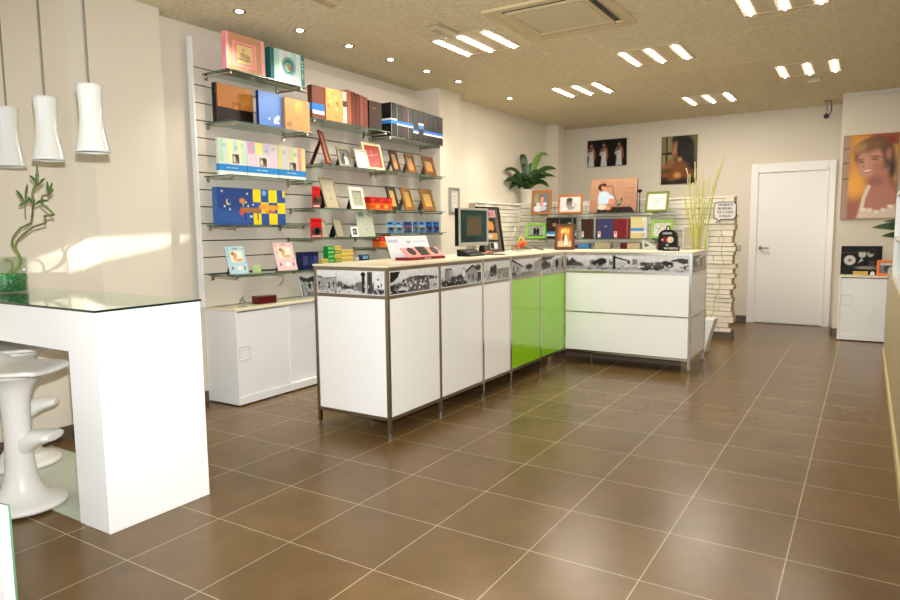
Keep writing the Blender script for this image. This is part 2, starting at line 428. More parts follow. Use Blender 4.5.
dlab = ['above the pink album','above the teal album','above the brown spined albums','above the dark brown album','above the black albums','beside the left pilaster top','farthest along, beyond the pilaster']
d0 = None
for (x, y), lb in zip(dls, dlab):
    lab = 'small round recessed downlight '+lb
    if d0 is None:
        d0 = thing('downlight', lab, 'light', (x, y, H-.0005), group='row of downlights above the shelves')
        MB().lathe([(.026,-.004),(.045,-.007),(.047,-.004),(.047,0)], 24, caps=False).build('trim_ring', M_chrome, d0, smooth=True)
        MB().lathe([(.0255,-.008),(.0255,0)], 20).build('lens', M_dl, d0)
    else: dup(d0, (x, y, H-.0005), label=lab)
    ld = bpy.data.lights.new('downlight_lamp', 'SPOT'); ld.energy = 32; ld.spot_size = math.radians(95); ld.spot_blend = .7; ld.color = (1,.88,.72); ld.shadow_soft_size = .03
    lo_ = bpy.data.objects.new('downlight_lamp', ld); COL.objects.link(lo_); lo_.location = (x, y, H-.015)
# cassette air conditioner
ac = thing('air_conditioner', 'cream square cassette air conditioner set into the ceiling', 'air conditioner', (-.38, 2.73, H))
M_ac = mat('cream_ac_plastic', (206,188,146), .5)
ap = MB(); s_ = .425; g_ = .27
zz0, zz1 = -.022, -.001
for a, b, c, d in ((-s_,-s_,s_,-.365),(-s_,.365,s_,s_),(-s_,-.365,-.365,.365),(.365,-.365,s_,.365)): ap.box(a,b,zz0,c,d,zz1)
for a, b, c, d in ((-.30,-.30,.30,-g_),(-.30,g_,.30,.30),(-.30,-g_,-g_,g_),(g_,-g_,.30,g_)): ap.box(a,b,zz0,c,d,zz1)
for sx in (-1,1):
    for sy in (-1,1):
        ap.box(sx*.30, sy*.30, zz0, sx*.365, sy*.365, zz1)
ap.build('panel', M_ac, ac, bevel=.004)
M_slot = mat('dark_air_slot', (22,20,18), .6)
MB().box(-.30,-.365,-.012,.30,-.30,-.002).box(-.30,.30,-.012,.30,.365,-.002).box(-.365,-.30,-.012,-.30,.30,-.002).box(.30,-.30,-.012,.365,.30,-.002).build('air_slot', M_slot, ac)
MB().box(-.29,-.325,-.021,.29,-.315,-.014).build('flap', M_ac, ac)
MB().box(.352,-.29,-.021,.358,.29,-.014).build('flap', M_ac, ac)
MB().box(-.29,.303,-.021,.29,.362,-.016).build('flap', M_ac, ac)
MB().box(-.362,-.29,-.021,-.303,.29,-.016).build('flap', M_ac, ac)
gr = MB().box(-g_+.004,-g_+.004,-.0139,g_-.004,g_-.004,-.014)
for i in range(26):
    y = -g_+.012+i*(2*g_-.024)/25
    gr.box(-g_+.01, y-.0035, -.019, g_-.01, y+.0035, -.014)
gr.build('grille', mat('ac_grille', (188,172,134), .5), ac)
# emergency lights
M_em = mat('frosted_cover', (176,164,134), .25)
for (x, y, rz, lb) in ((-1.24,2.50,0,'long clear emergency light on the ceiling beside the brightest strip light'),(-1.50,1.43,0,'clear emergency light cut by the top edge, above the teal album'),(1.02,6.10,PI/2,'small square emergency light beyond the dim strip light near the door')):
    e = thing('emergency_light', lb, 'light', (x, y, H), rz, group='emergency lights on the ceiling')
    L_ = .15 if rz == 0 else .075
    MB().box(-.055,-L_,-.012,.055,L_,-.001).build('base', mat('emergency_base',(172,160,130),.5), e)
    MB().prism([(-.045,-.012),(.045,-.012),(.032,-.045),(-.032,-.045)], 'y', -L_+.012, L_-.012).build('cover', M_em, e, bevel=.004)
# security camera
sc_ = thing('security_camera', 'small black security camera hanging from the ceiling above the door', 'camera', (1.08, 7.60, H))
MB().lathe([(.045,-.012),(.045,-.001)], 20).tube([(-.01,0,-.01),(-.01,0,-.17)], .011, 10).build('mount', M_steel, sc_, smooth=False)
MB().tube([(-.01,-.07,-.195),(-.01,.06,-.18)], .03, 16).build('body', M_black, sc_)
MB().tube([(.035,.02,-.01),(.04,.03,-.1),(.02,.03,-.17)], .006, 8).build('cable', M_black, sc_)

# ================================================================== HIGH TABLE AND STOOLS
def base_of(t): return tuple(-v for v in t.location)
tb = thing('high_table', 'white high table with a thick end leg and a glass top at the left edge', 'table', (-1.9,-.10,0))
L0 = base_of(tb)
MB().prism([(-2.70,.79),(-1.41,.79),(-1.41,0),(-1.175,0),(-1.175,.975),(-2.70,.975)], 'y', -.355, .165).build('frame', M_white, tb, bevel=.003, loc=L0)
MB().box(-2.715,-.358,.9755,-1.172,.168,.9855).build('glass_top', [glass_mat('table_glass',(225,238,230),.16,.03)], tb, loc=L0)
MB().box(-1.1718,-.358,.9757,-1.1708,.168,.9853).box(-2.715,-.3592,.9757,-1.172,-.3582,.9853).build('glass_edge', mat('dark_glass_edge',(22,40,34),.2), tb, loc=L0)
MB().box(-2.65,-.35,.0,-1.412,.15,.010).build('base_plate', mat('frosted_green_glass',(186,194,176),.2), tb, loc=L0, bevel=.002)

def stool(x, y, rz, label):
    t = thing('bar_stool', label, 'stool', (x, y, .0102), rz, group='white moulded bar stools under the high table')
    M = mat('moulded_white_plastic', (232,230,222), .35)
    prof = [(.180,0),(.193,.006),(.195,.018),(.184,.03),(.142,.040),(.105,.060),(.085,.10),(.070,.15),(.062,.22),(.058,.32),(.058,.44),(.064,.52),(.085,.585),(.125,.63),(.165,.652)]
    MB().lathe(prof, 40).build('pedestal', M, t, smooth=True)
    # seat shell
    m = MB(); nu, nv = 22, 14; vs = []
    for i in range(nu+1):
        u = -1+2*i/nu
        for j in range(nv+1):
            v = -1+2*j/nv
            hw = .185*math.sqrt(max(.12, 1-abs(u)**4*.55))
            xx = .20*u; zz = .66+.010*(v*v)+.004*u*u
            if u < -.35:
                q = (-.35-u)/.65
                zz += .115*q**1.6*(1-.25*v*v); xx = -.07-.13*(1-(1-q)**1.7)
                hw *= (1-.12*q)
            if u > .8: zz -= .012*((u-.8)/.2)**2
            vs.append((xx, hw*v, zz))
    fs = [(i*(nv+1)+j, (i+1)*(nv+1)+j, (i+1)*(nv+1)+j+1, i*(nv+1)+j+1) for i in range(nu) for j in range(nv)]
    m.add(vs, fs); m.build('seat', M, t, smooth=True, solid=.022, sub=1)
    f = MB(); vs = []; n = 14
    for i in range(n+1):
        a = i/n; xx = .03+.165*a; zz = .30+.035*(1-a)**2*(-1)+.012*a; th = .085*(1-a)+.045
        w_ = .055+.03*a if a < .9 else .07
        zc = .345-.05*(1-a)**2
        for (yy, dz) in ((-w_,-th/2),(w_,-th/2),(w_,th/2),(-w_,th/2)): vs.append((xx, yy, zc+dz))
    fs = [(3,2,1,0),(n*4,n*4+1,n*4+2,n*4+3)]
    for i in range(n):
        for k in range(4): fs.append((i*4+k, i*4+(k+1) % 4, (i+1)*4+(k+1) % 4, (i+1)*4+k))
    f.add(vs, fs); f.build('footrest', M, t, smooth=True, sub=2)
    return t
s0 = stool(-1.835, -.395, math.radians(28), 'white moulded bar stool in front, whose seat and footrest show under the table')
dup(s0, (-2.46, -.10, .0102), math.radians(50), 'white moulded bar stool farther in, half hidden behind the front stool')
dup(s0, (-1.66, .14, .0102), math.radians(20), 'white moulded bar stool behind the end leg of the table, only its foot edge showing')

# near white panel with a green glass edge in the lower left corner
wp = thing('room_divider', 'white panel with a green glass edge in the bottom left corner', 'panel', (.165,-1.32,0), .15)
MB().box(-.7,-.012,0,0,.0075,.78).build('board', M_white, wp)
MB().box(-.7,.0078,0,.0,.0125,.78).build('glass_edge', mat('green_glass_edge',(96,140,110),.15), wp)

# three pendant lamps
M_por = mat('glazed_white_porcelain', (226,227,220), .12, spec=.6, coat=.4)
def pend(x, y, z0, label, h=.31, k=1.0):
    t = thing('pendant_lamp', label, 'lamp', (x, y, H), group='white pendant lamps above the table')
    top = z0+h-H; bot = z0-H
    prof = []
    for i in range(25):
        a = i/24; zz = top+(bot-top)*a
        r = (.0585-.016*math.sin(PI*min(1, a/.62)*.5)*(1-0) if a < .0 else .056-.010*math.sin(PI*a)**1.2+.019*a**2.0)
        prof.append((r*k, zz))
    out = [(.004, top+.001), (.050*k, top+.001)]+prof+[(prof[-1][0]-.004, bot), (prof[-1][0]-.006, bot+.01), (prof[12][0]-.005, (top+bot)/2), (.048*k, top-.012), (.004, top-.012)]
    MB().lathe(out, 40, caps=False).build('shade', M_por, t, smooth=True)
    MB().tube([(0,0,-.012),(0,0,top)], .0045, 8).build('cord', mat('grey_cord',(120,116,110),.4), t)
    MB().lathe([(.05,-.02),(.05,-.0005)], 28).build('ceiling_rose', M_chrome, t)
    MB().ball((0,0,top-.09), .028, .028, .036).lathe([(.014,top-.06),(.014,top-.012)], 12).build('bulb', mat('bulb_glass',(240,238,230),.2), t, smooth=True)
    return t
pend(-1.55,-.10,1.688,'white waisted porcelain pendant lamp nearest the shelves, highest in the picture')
pend(-1.945,-.10,1.676,'middle white waisted porcelain pendant lamp of the three above the table')
pend(-2.335,-.10,1.668,'white waisted porcelain pendant lamp at the left edge, cut by the picture')

# vase with green gel beads and twisted bamboo
vz = .986
vs_ = thing('glass_vase', 'clear glass cylinder vase filled with green beads on the high table', 'vase', (-2.47,-.08,vz))
MB().lathe([(.001,.001),(.078,.001),(.08,.004),(.08,.20),(.077,.20),(.077,.008),(.001,.008)], 36, caps=False).build('glass', glass_mat('vase_glass',(250,253,251),.03), vs_, smooth=True)
gb = MB(); r_ = random.Random(5)
for i in range(420):
    if i < 290:
        a = r_.uniform(0, 2*PI); rr = .068
    else: a = r_.uniform(0, 2*PI); rr = .066*math.sqrt(r_.random())
    zz = r_.uniform(.016, .103) if i < 290 else .098
    gb.ball((rr*math.cos(a), rr*math.sin(a), zz), .0085, .0085, .0085, 6, 4)
gb.lathe([(.001,.009),(.066,.009),(.066,.098),(.001,.098)], 20, caps=False)
g_o = gb.build('gel_beads', mat('emerald_gel', (16,120,58), .12, spec=.9, coat=.5), vs_, smooth=True); g_o['kind'] = 'stuff'
bb = thing('lucky_bamboo', 'twisted lucky bamboo stems with small leaves standing in the glass vase', 'plant', (-2.47,-.08,1.09))
M_stem = mat('bamboo_stem', (104,116,52), .45, noise=.2, nscale=30); M_leaf = mat('bamboo_leaf', (70,104,38), .4)
def bstem(pts):
    p = []
    for (px_, pz_), (qx, qz) in zip(pts[:-1], pts[1:]):
        for i in range(6):
            a = i/6; p.append((px_+(qx-px_)*a, .03*math.sin((pz_+(qz-pz_)*a)*26), pz_+(qz-pz_)*a))
    p.append((pts[-1][0], 0, pts[-1][1]))
    MB().tube(p, [.0055 if i % 8 else .0072 for i in range(len(p))], 8).build('stem', M_stem, bb, smooth=True)
bstem([(-.01,.0),(.088,.126),(.1235,.252),(.200,.277),(.212,.313),(.254,.343),(.35,.393),(.36,.48)])
bstem([(-.03,.0),(.028,.03),(.11,.146),(.254,.257),(.355,.277),(.338,.313),(.440,.318),(.40,.373),(.457,.419)])
bstem([(-.02,.0),(-.06,.08)])
def bleaf(m, o, d, l, w_):
    d = Vector(d).normalized(); s = d.cross(Vector((.35,-.9,.1))).normalized(); n = 7; vs = []
    for i in range(n+1):
        a = i/n; c = Vector(o)+d*l*a+Vector((0,0,-.25*l*a*a)); q = w_*math.sin(PI*min(1,a*.93+.05))**.8
        vs += [c-s*q, c+s*q]
    m.add(vs, [(2*i, 2*i+1, 2*i+3, 2*i+2) for i in range(n)])
for o_, ds in (((.36,0,.47), [((0,0,1),.15),((-.8,0,.8),.13),((.8,0,.6),.10),((-.4,.1,1),.10)]), ((.30,0,.37), [((.9,0,.35),.17),((-.7,0,.8),.10)]), ((.457,0,.42), [((-.1,0,1),.10),((.5,0,.9),.10),((.9,0,.7),.07)]), ((.21,0,.38), [((-.7,0,.9),.15),((.3,0,1),.16),((-.9,0,.1),.08),((.8,0,.6),.08)])):
    for d_, l_ in ds:
        m = MB(); bleaf(m, o_, d_, l_*.95, .0085); m.build('leaf', M_leaf, bb, smooth=True)
MB().tube([(.36,0,.46),(.36,0,.52),(.365,.0,.56)], .003, 6).build('stem', M_stem, bb)
MB().tube([(.207,.0,.30),(.205,.0,.34),(.21,.0,.38)], .003, 6).build('stem', M_stem, bb)

# ================================================================== DISPLAY COUNTER
Zr0, Zr1, Zp0, Zp1, Zt = .112, .134, .884, .904, 1.080
def street(seed, kind=0, sep=0.):
    r = random.Random(seed)
    def g(v): return (v, v-1+int(-4*sep), v-2-int(14*sep))
    L = [('grad', g(176), g(224))]
    if kind == 'square':
        L += [('rect',0,.0,1,.14,g(190)),('poly',[(0,.1),(.30,.1),(.30,.62),(.15,.66),(.07,.70),(0,.74)],g(158)),('poly',[(0,.70),(.08,.66),(.08,.72),(0,.76)],g(70)),
              ('rect',.02,.25,.045,.5,g(40)),('rect',.17,.22,.20,.45,g(46)),('rect',.24,.2,.27,.48,g(40)),('poly',[(.12,.62),(.30,.66),(.30,.72),(.14,.68)],g(110)),
              ('rect',.295,.05,.302,.9,g(90)),('ell',.35,.38,.05,.16,g(84),.1),('ell',.42,.30,.05,.12,g(66),.1),('ell',.48,.26,.05,.08,g(58),.08),('ell',.55,.28,.04,.09,g(70),.08),
              ('poly',[(.56,.12),(.68,.12),(.68,.55),(.60,.50),(.57,.35)],g(112)),('rect',.68,.08,.72,.95,g(36)),('ell',.70,.86,.035,.10,g(26)),('rect',.72,.1,.76,.6,g(190)),
              ('rect',.76,.05,.83,.98,g(70)),('rect',.79,.1,.80,.9,g(20)),('ell',.86,.3,.03,.25,g(30),.06),('poly',[(.85,.1),(1,.05),(1,.92),(.85,.98)],g(214)),
              ('rect',.905,.62,.925,.72,g(30)),('rect',.90,.3,.92,.42,g(50)),('rect',.95,.35,.965,.5,g(60)),('ell',.92,.14,.08,.12,g(36),.08),('poly',[(.3,.0),(.7,.0),(.52,.2),(.46,.2)],g(205))]
    elif kind == 'village':
        L += [('poly',[(0,.4),(.2,.5),(.4,.72),(.7,.66),(1,.62),(1,0),(0,0)],g(96)),('poly',[(.45,.74),(.8,.68),(1,.62),(1,.5),(.6,.55)],g(70)),('poly',[(0,1),(.2,1),(.16,.75),(.06,.55),(0,.5)],g(24),.04)]
        for i in range(60):
            x = r.uniform(.12,.95); y = r.uniform(.1,.55); w = r.uniform(.02,.05)
            L.append(('poly',[(x,y),(x+w,y+.01),(x+w,y+.07),(x+w*.5,y+.10),(x,y+.07)],g(r.choice([210,190,150,60,230,80]))))
        L += [('poly',[(0,.0),(.14,.0),(.16,.35),(0,.42)],g(40),.04),('poly',[(.14,.05),(.35,.08),(.36,.28),(.22,.32)],g(200)),('rect',.16,.03,.3,.14,g(30)),('rect',.82,.0,1,.5,g(196))]
    elif kind == 'tower':
        L += [('rect',.08,.25,.26,.86,g(140)),('rect',.10,.78,.24,.9,g(110)),('rect',.18,.2,.27,.8,g(165)),('ell',.1,.2,.12,.12,g(46),.1),('ell',.3,.32,.12,.16,g(64),.1),('ell',.45,.28,.1,.26,g(50),.1),
              ('rect',0,0,.62,.18,g(30)),('ell',.54,.62,.055,.25,g(150)),('ell',.54,.60,.035,.2,g(222)),('poly',[(.6,.1),(.9,.05),(.9,.72),(.77,.95),(.6,.66)],g(150)),
              ('poly',[(.58,.68),(.77,.98),(.94,.72),(.94,.62),(.77,.86),(.60,.58)],g(48)),('rect',.66,.2,.69,.5,g(40)),('rect',.76,.2,.80,.5,g(36)),('rect',.90,.0,1,.55,g(44)),('ell',.92,.8,.08,.16,g(56),.1)]
    elif kind == 'field':
        L += [('rect',.5,.0,1,.62,g(136)),('ell',.12,.3,.1,.2,g(130),.1),('poly',[(.0,.2),(.2,.2),(.2,.5),(.1,.6),(0,.5)],g(180)),('ell',.30,.45,.09,.35,g(44),.08),('ell',.42,.5,.08,.38,g(36),.08),('rect',.0,.0,.5,.2,g(190)),('rect',.49,.0,.505,1,g(210))]
        for i in range(30): L.append(('ell',r.uniform(.52,1),r.uniform(.05,.55),.015,.03,g(r.choice([90,110,170])),.02))
    elif kind == 'alley':
        L += [('poly',[(0,.0),(.36,.2),(.36,.55),(.12,.9),(0,1)],g(170)),('poly',[(0,1),(.06,1),(.42,.55),(.42,.48),(0,.92)],g(60)),('rect',.06,.25,.1,.6,g(50)),('rect',.2,.3,.23,.58,g(60)),('ell',.6,.5,.13,.16,g(50),.08),('poly',[(0,0),(1,0),(1,.22),(.4,.25)],g(120)),('poly',[(.75,.1),(1,.0),(1,.9),(.8,.75)],g(150)),('rect',.42,.72,.45,1,g(220)),('ell',.08,.15,.1,.16,g(50),.08)]
    elif kind == 'arches':
        L += [('poly',[(0,1),(.6,1),(.4,.8),(0,.7)],g(60),.1),('ell',.15,.45,.16,.3,g(56),.1),('ell',.34,.4,.06,.25,g(90),.1),('poly',[(.4,.1),(.85,.0),(.85,.9),(.5,.75)],g(165)),('ell',.66,.5,.07,.28,g(38),.08),('rect',.86,.1,.96,.9,g(130)),('rect',.89,.2,.93,.6,g(50)),('poly',[(0,0),(.6,0),(.35,.28),(0,.2)],g(170))]
    else:
        L += [('poly',[(0,.2),(.06,.2),(.14,.3),(.09,.6),(.05,.85),(.03,.6),(0,.9)],g(66),.04),('ell',.1,.35,.05,.2,g(80),.1),('poly',[(0,.3),(.2,.28),(.35,.3),(1,.2),(1,0),(0,0)],g(158)),('rect',.205,.3,.25,.72,g(146)),('rect',.22,.4,.235,.6,g(60)),
              ('ell',.28,.5,.05,.2,g(48),.06),('ell',.31,.62,.045,.2,g(42),.06),('rect',.35,.3,.40,.82,g(205)),('rect',.37,.35,.38,.7,g(60)),('rect',.385,.35,.395,.6,g(60)),('rect',.40,.12,.425,1,g(30)),
              ('poly',[(.425,.92),(.54,.68),(.545,.48),(.52,.48),(.52,.62),(.425,.80)],g(50)),('rect',.43,.2,.5,.6,g(190)),('poly',[(.56,.4),(.60,.45),(.60,.75),(.56,.8)],g(120)),
              ('rect',.62,.16,.81,.42,g(64)),('rect',.67,.36,.73,.56,g(96)),('rect',.74,.38,.79,.60,g(80)),('ell',.65,.5,.03,.1,g(60),.05),('rect',.66,.06,.69,.18,g(30)),('rect',.74,.06,.77,.2,g(30)),
              ('ell',.82,.55,.03,.14,g(46),.05),('ell',.85,.46,.035,.18,g(36),.05),('rect',.88,.18,.98,.62,g(206)),('poly',[(.86,.72),(.93,.86),(.99,.8),(.99,.55),(.955,.5),(.9,.66),(.87,.62)],g(60)),('rect',.955,.2,.975,.4,g(50)),('rect',0,0,1,.08,g(196))]
    for i in range(46):
        L.append(('ell', r.uniform(0,1), r.uniform(.02,.40), r.uniform(.005,.014), r.uniform(.02,.06), g(r.choice([40,70,100,150,200,225])), .05))
    L.append(('noise',.22,34))
    return L
def wl(t): return base_of(t)
ct = thing('display_counter', 'long white and lime green counter run with chrome frame and old town photographs', 'counter', (-1.22,2.75,0))
LC = wl(ct)
PY = [1.335,1.92,2.53,3.00,3.60,4.17]; xf = -.92; xb = -1.53; pw = .011
for y in PY:
    MB().box(xf-2*pw, y-pw, .035, xf, y+pw, Zt).build('post', M_steel if y < 2 else M_chrome, ct, loc=LC)
    MB().lathe([(.016,0),(.016,.012),(.009,.016),(.009,.036)], 16, c=(xf-pw, y, 0)).build('foot', mat('clear_foot',(120,120,116),.2,metal=.6), ct, loc=LC)
for y in (1.335, 2.53, 4.17):
    MB().box(xb, y-pw, .035, xb+2*pw, y+pw, Zt).build('post', M_steel, ct, loc=LC)
    MB().lathe([(.016,0),(.016,.012),(.009,.016),(.009,.036)], 16, c=(xb+pw, y, 0)).build('foot', mat('clear_foot'), ct, loc=LC)
for za, zb in ((Zr0,Zr1),(Zp0,Zp1),(1.057,Zt)):
    for a, b in zip(PY[:-1], PY[1:]):
        MB().box(xf-.02, a+pw, za, xf-.002, b-pw, zb).build('rail', M_steel, ct, loc=LC)
    MB().box(xb+2*pw, PY[0]-pw+.002, za, xf-2*pw, PY[0]+pw-.002, zb).build('rail', M_steel, ct, loc=LC)
    MB().box(xb+.002, PY[0]+pw, za, xb+.02, 2.53-pw, zb).box(xb+.002, 2.53+pw, za, xb+.02, 4.17-pw, zb).build('rail', M_steel, ct, loc=LC)
kinds = ['village','tower','field','alley','arches']
for i, (a, b) in enumerate(zip(PY[:-1], PY[1:])):
    y0, y1 = a+pw+.001, b-pw-.001
    if i < 3:
        o = MB().box(xf-.018, y0, Zr1+.001, xf-.005, y1, Zp0-.001).build('front_panel', M_gloss, ct, loc=LC)
    else:
        o = MB().box(xf-.018, y0, Zr1+.001, xf-.005, y1, Zp0-.001).build('front_panel', M_green, ct, loc=LC); o['label'] = 'lime green glossy panel'
    MB().box(xf-.018, y0, Zp1+.001, xf-.007, y1, 1.056).build('photo_backing', M_white, ct, loc=LC)
    pm = (.012 if i < 3 else .0)
    o = paint('street_photo', (y1-y0)-2*pm, 1.056-Zp1-.001-2*pm*.4, street(10+i, kinds[i], .3 if i > 1 else 0), ct, .004, .18)
    o.rotation_euler = (0,0,FX); o.location = Vector((xf-.0062, (y0+y1)/2, Zp1+.001+pm*.4))+Vector(LC)
MB().box(xb+2*pw+.001, PY[0]-.007, Zr1+.001, xf-2*pw-.001, PY[0]+.006, Zp0-.001).build('end_panel', M_white, ct, loc=LC)
MB().box(xb+2*pw+.001, PY[0]-.006, Zp1+.001, xf-2*pw-.001, PY[0]+.006, 1.056).build('photo_backing', M_white, ct, loc=LC)
o = paint('street_photo', .556, .146, street(3,'square'), ct, .004, .18); o.location = Vector(((xb+xf)/2, PY[0]-.0072, Zp1+.004))+Vector(LC)
MB().box(xb+.02, PY[0]+.01, .136, xf-.02, 4.16, .15).build('bottom_board', M_whitem, ct, loc=LC)
MB().box(xb+.02, PY[0]+.01, .6, xf-.02, 4.16, .615).build('inner_shelf', M_whitem, ct, loc=LC)

cr_ = thing('display_counter', 'short white counter run across the room with two wide panels and a long town photograph', 'counter', (-.32,4.48,0))
LR = wl(cr_); yf = 4.16; yb = 4.79; xe = .27
for (x, y) in ((xe-2*pw, yf),(xe-2*pw, yb-2*pw),(-.895, yb-2*pw)):
    MB().box(x, y, .035, x+2*pw, y+2*pw, Zt).build('post', M_chrome, cr_, loc=LR)
    MB().lathe([(.016,0),(.016,.012),(.009,.016),(.009,.036)], 16, c=(x+pw, y+pw, 0)).build('foot', mat('clear_foot'), cr_, loc=LR)
MB().lathe([(.014,0),(.014,.012),(.008,.016),(.008,.112)], 16, c=(-.66, yf+.05, 0)).build('foot', mat('clear_foot'), cr_, loc=LR)
xl = -.915; xr_ = xe-2*pw
for za, zb in ((Zr0,Zr1),(.500,.512),(Zp0,Zp1),(1.057,Zt)):
    MB().box(xl+.001, yf+.002, za, xr_, yf+.02, zb).build('rail', M_chrome, cr_, loc=LR)
    MB().box(xe-.02, yf+2*pw, za, xe-.002, yb-2*pw, zb).build('rail', M_chrome, cr_, loc=LR)
for za, zb in ((Zr1+.001,.499),(.513,Zp0-.001)):
    MB().box(xl+.002, yf+.005, za, xr_-.001, yf+.018, zb).build('front_panel', M_gloss, cr_, loc=LR)
    MB().box(xe-.018, yf+2*pw+.001, za, xe-.005, yb-2*pw-.001, zb).build('end_panel', M_white, cr_, loc=LR)
MB().box(xl+.002, yf+.008, Zp1+.001, xr_-.001, yf+.018, 1.056).build('photo_backing', M_white, cr_, loc=LR)
MB().box(xe-.018, yf+2*pw+.001, Zp1+.001, xe-.008, yb-2*pw-.001, 1.056).build('photo_backing', M_white, cr_, loc=LR)
o = paint('street_photo', xr_-xl-.006, .148, street(5,'ret'), cr_, .005, .18); o.location = Vector(((xl+xr_)/2, yf+.0072, Zp1+.003))+Vector(LR)
o = paint('street_photo', yb-yf-4*pw-.006, .148, street(8,'arches',1.6), cr_, .005, .25); o.rotation_euler = (0,0,FX); o.location = Vector((xe-.0072, (yf+yb)/2, Zp1+.003))+Vector(LR)
MB().box(xl+.01, yf+.025, .136, xe-.025, yb-.01, .15).build('bottom_board', M_whitem, cr_, loc=LR)
MB().box(-1.22, 1.5, 0, -1.205, 4.4, .135).build('shade_board', M_base, ct, loc=LC)  # dark board added to stand in for the shaded floor under the counter
MB().box(-1.2, 4.48, 0, .12, 4.495, .135).build('shade_board', M_base, cr_, loc=LR)  # same dark stand-in for shade, under the short run
wt = MB().prism([(-1.535,1.319),(-.918,1.319),(-.918,4.156),(.273,4.156),(.273,4.795),(-1.535,4.795)], 'z', Zt+.0005, 1.092).build('worktop', M_cream, bevel=.002)
tag(wt, 'thin cream L shaped worktop lying along both counter runs', 'worktop')
ZW = 1.0925

# ================================================================== LOW CABINETS
def cabinet(x0, y0, x1, y1, h, name, label, facing, doors, grip_h=.40, group=None):
    # built facing -Y in a local frame of width w and depth d, then turned
    if facing == 'x': w, d, loc, rz = y1-y0, x1-x0, (x1, (y0+y1)/2, 0), FX
    else: w, d, loc, rz = x1-x0, y1-y0, ((x0+x1)/2, y0, 0), 0
    t = thing(name, label, 'cabinet', loc, rz)
    m = MB()
    m.box(-w/2, .02, .012, w/2, d, .07).box(-w/2, 0, .07, -w/2+.018, d, h-.02).box(w/2-.018, 0, .07, w/2, d, h-.02)
    m.box(-w/2+.018, d-.015, .07, w/2-.018, d, h-.02).box(-w/2, 0, .012, w/2, .02, .07)
    m.build('carcass', M_whitem, t, bevel=.0015)
    MB().box(-w/2, -.004, h-.0195, w/2, d, h).build('top', M_cream, t, bevel=.002)
    dw = (w-.036)/doors
    for i in range(doors):
        a = -w/2+.018+i*dw; yy = .010 if i % 2 == 0 else .030
        dr = MB().box(a+.001, yy, .072, a+dw-.001+(.015 if i < doors-1 else 0), yy+.012, h-.03).build('door', M_whitem, t)
        gx_ = a+.06 if i % 2 == 0 else a+dw-.065
        e_ = .046; gm = MB()
        for (p0, q0, p1, q1) in ((-e_,-e_-.01,e_,-e_),(-e_,e_,e_,e_+.01),(-e_-.006,-e_-.01,-e_,e_+.01),(e_,-e_-.01,e_+.006,e_+.01)): gm.box(gx_+p0, yy-.004, grip_h+q0, gx_+p1, yy-.0002, grip_h+q1)
        if i < doors-1: MB().box(a+dw+.004, yy-.006, .072, a+dw+.018, yy-.0002, h-.03).build('edge_profile', M_white, dr)
        gm.build('handle', mat('recessed_grip',(222,220,212),.4), dr)
        if i == 1: MB().tube([(a+.03, yy-.008, grip_h+.03),(a+.03, yy, grip_h+.03)], .009, 14).build('lock', M_chrome, dr)
    return t
cabinet(-2.725, 1.37, -2.37, 2.42, .74, 'sliding_cabinet', 'low white sliding door cabinet below the shelves, beside the counter', 'x', 2)
cabinet(1.315, 6.83, 2.05, 7.19, .745, 'sliding_cabinet', 'low white cabinet under the bride portrait at the right', 'y', 1, .47)

# ================================================================== SLATWALL AND GLASS SHELVES
M_slat = mat('slatwall_cream', (216,206,192), .45); M_gro = mat('slat_groove', (52,46,40), .5)
def slatwall(y0, y1, label, trim=False):
    t = thing('slatwall_panel', label, 'wall panel', (-2.729, (y0+y1)/2, .745), group='slatted display panels on the wall')
    hw = (y1-y0)/2-.001
    b = MB().box(.045, -hw, 0, .065, hw, 1.97)
    b.build('backing', M_gro, t)
    zs = [.995+.126*k-.745 for k in range(13)]
    pl_ = MB(); prev = 0
    for zz in zs+[1.975]:
        pl_.box(.0655, -hw, prev, .089, hw, zz-.004 if zz < 1.97 else 1.972); prev = zz+.004
    pl_.build('slats', M_slat, t, bevel=.001)
    if trim: MB().box(.045,-hw-.016,0,.091,-hw-.0005,1.975).build('edge_trim', M_whitem, t)
slatwall(1.315, 2.285, 'slatted cream wall panel nearest the high table, behind the children albums', True)
slatwall(2.285, 3.405, 'middle slatted cream wall panel, behind the silver and red picture frames')
slatwall(3.405, 4.257, 'slatted cream wall panel beside the pilaster, behind the small wooden frames')
XW = -2.64; XS = -2.34
def shelf(y0, y1, z, label, name='glass_shelf', xfr=XS):
    t = thing(name, label, 'shelf', (XW, (y0+y1)/2, z), group='glass shelves on the slatted wall')
    w = (y1-y0)/2; d = xfr-XW
    MB().box(.003,-w,-.008,d,w,-.0003).build('glass', M_glass, t)
    MB().box(d+.0001,-w,-.0078,d+.0008,w,-.0005).box(.003,-w-.0008,-.0078,d,-w-.0001,-.0005).build('edge', M_edge, t)
    for s in (-1, 1):
        yy = s*(w-.05) if s > 0 else -w+.03
        b = MB().box(.0003, yy-.012, -.045, .012, yy+.012, .004).tube([(.01,yy,-.020),(d*.93,yy,-.020)], .007, 8)
        b.tube([(d*.9,yy,-.020),(d*.95,yy,-.020)], .0095, 8)
        b.build('bracket', M_chrome, t)
    return t
S = {'s1':2.470,'s2':2.112,'s3':1.724,'s4':1.361,'s5':.992,'m1':2.243,'m2':1.875,'m3':1.503,'m4':1.252,'m5':1.036,'m6':1.150,'r1':2.213,'r2':1.880,'r3':1.507,'r4':1.284,'r5':1.036}
shelf(1.385,2.165,S['s1'],'top glass shelf, under the pink album and the teal album')
shelf(1.385,2.215,S['s2'],'glass shelf under the orange and brown album and the blue album')
shelf(1.36,2.25,S['s3'],'glass shelf under the three pastel albums with blue paper bands')
shelf(1.36,2.14,S['s4'],'glass shelf under the long blue and yellow chequered box')
shelf(1.36,2.29,S['s5'],'lowest glass shelf above the cabinet, under the light blue and pink frames')
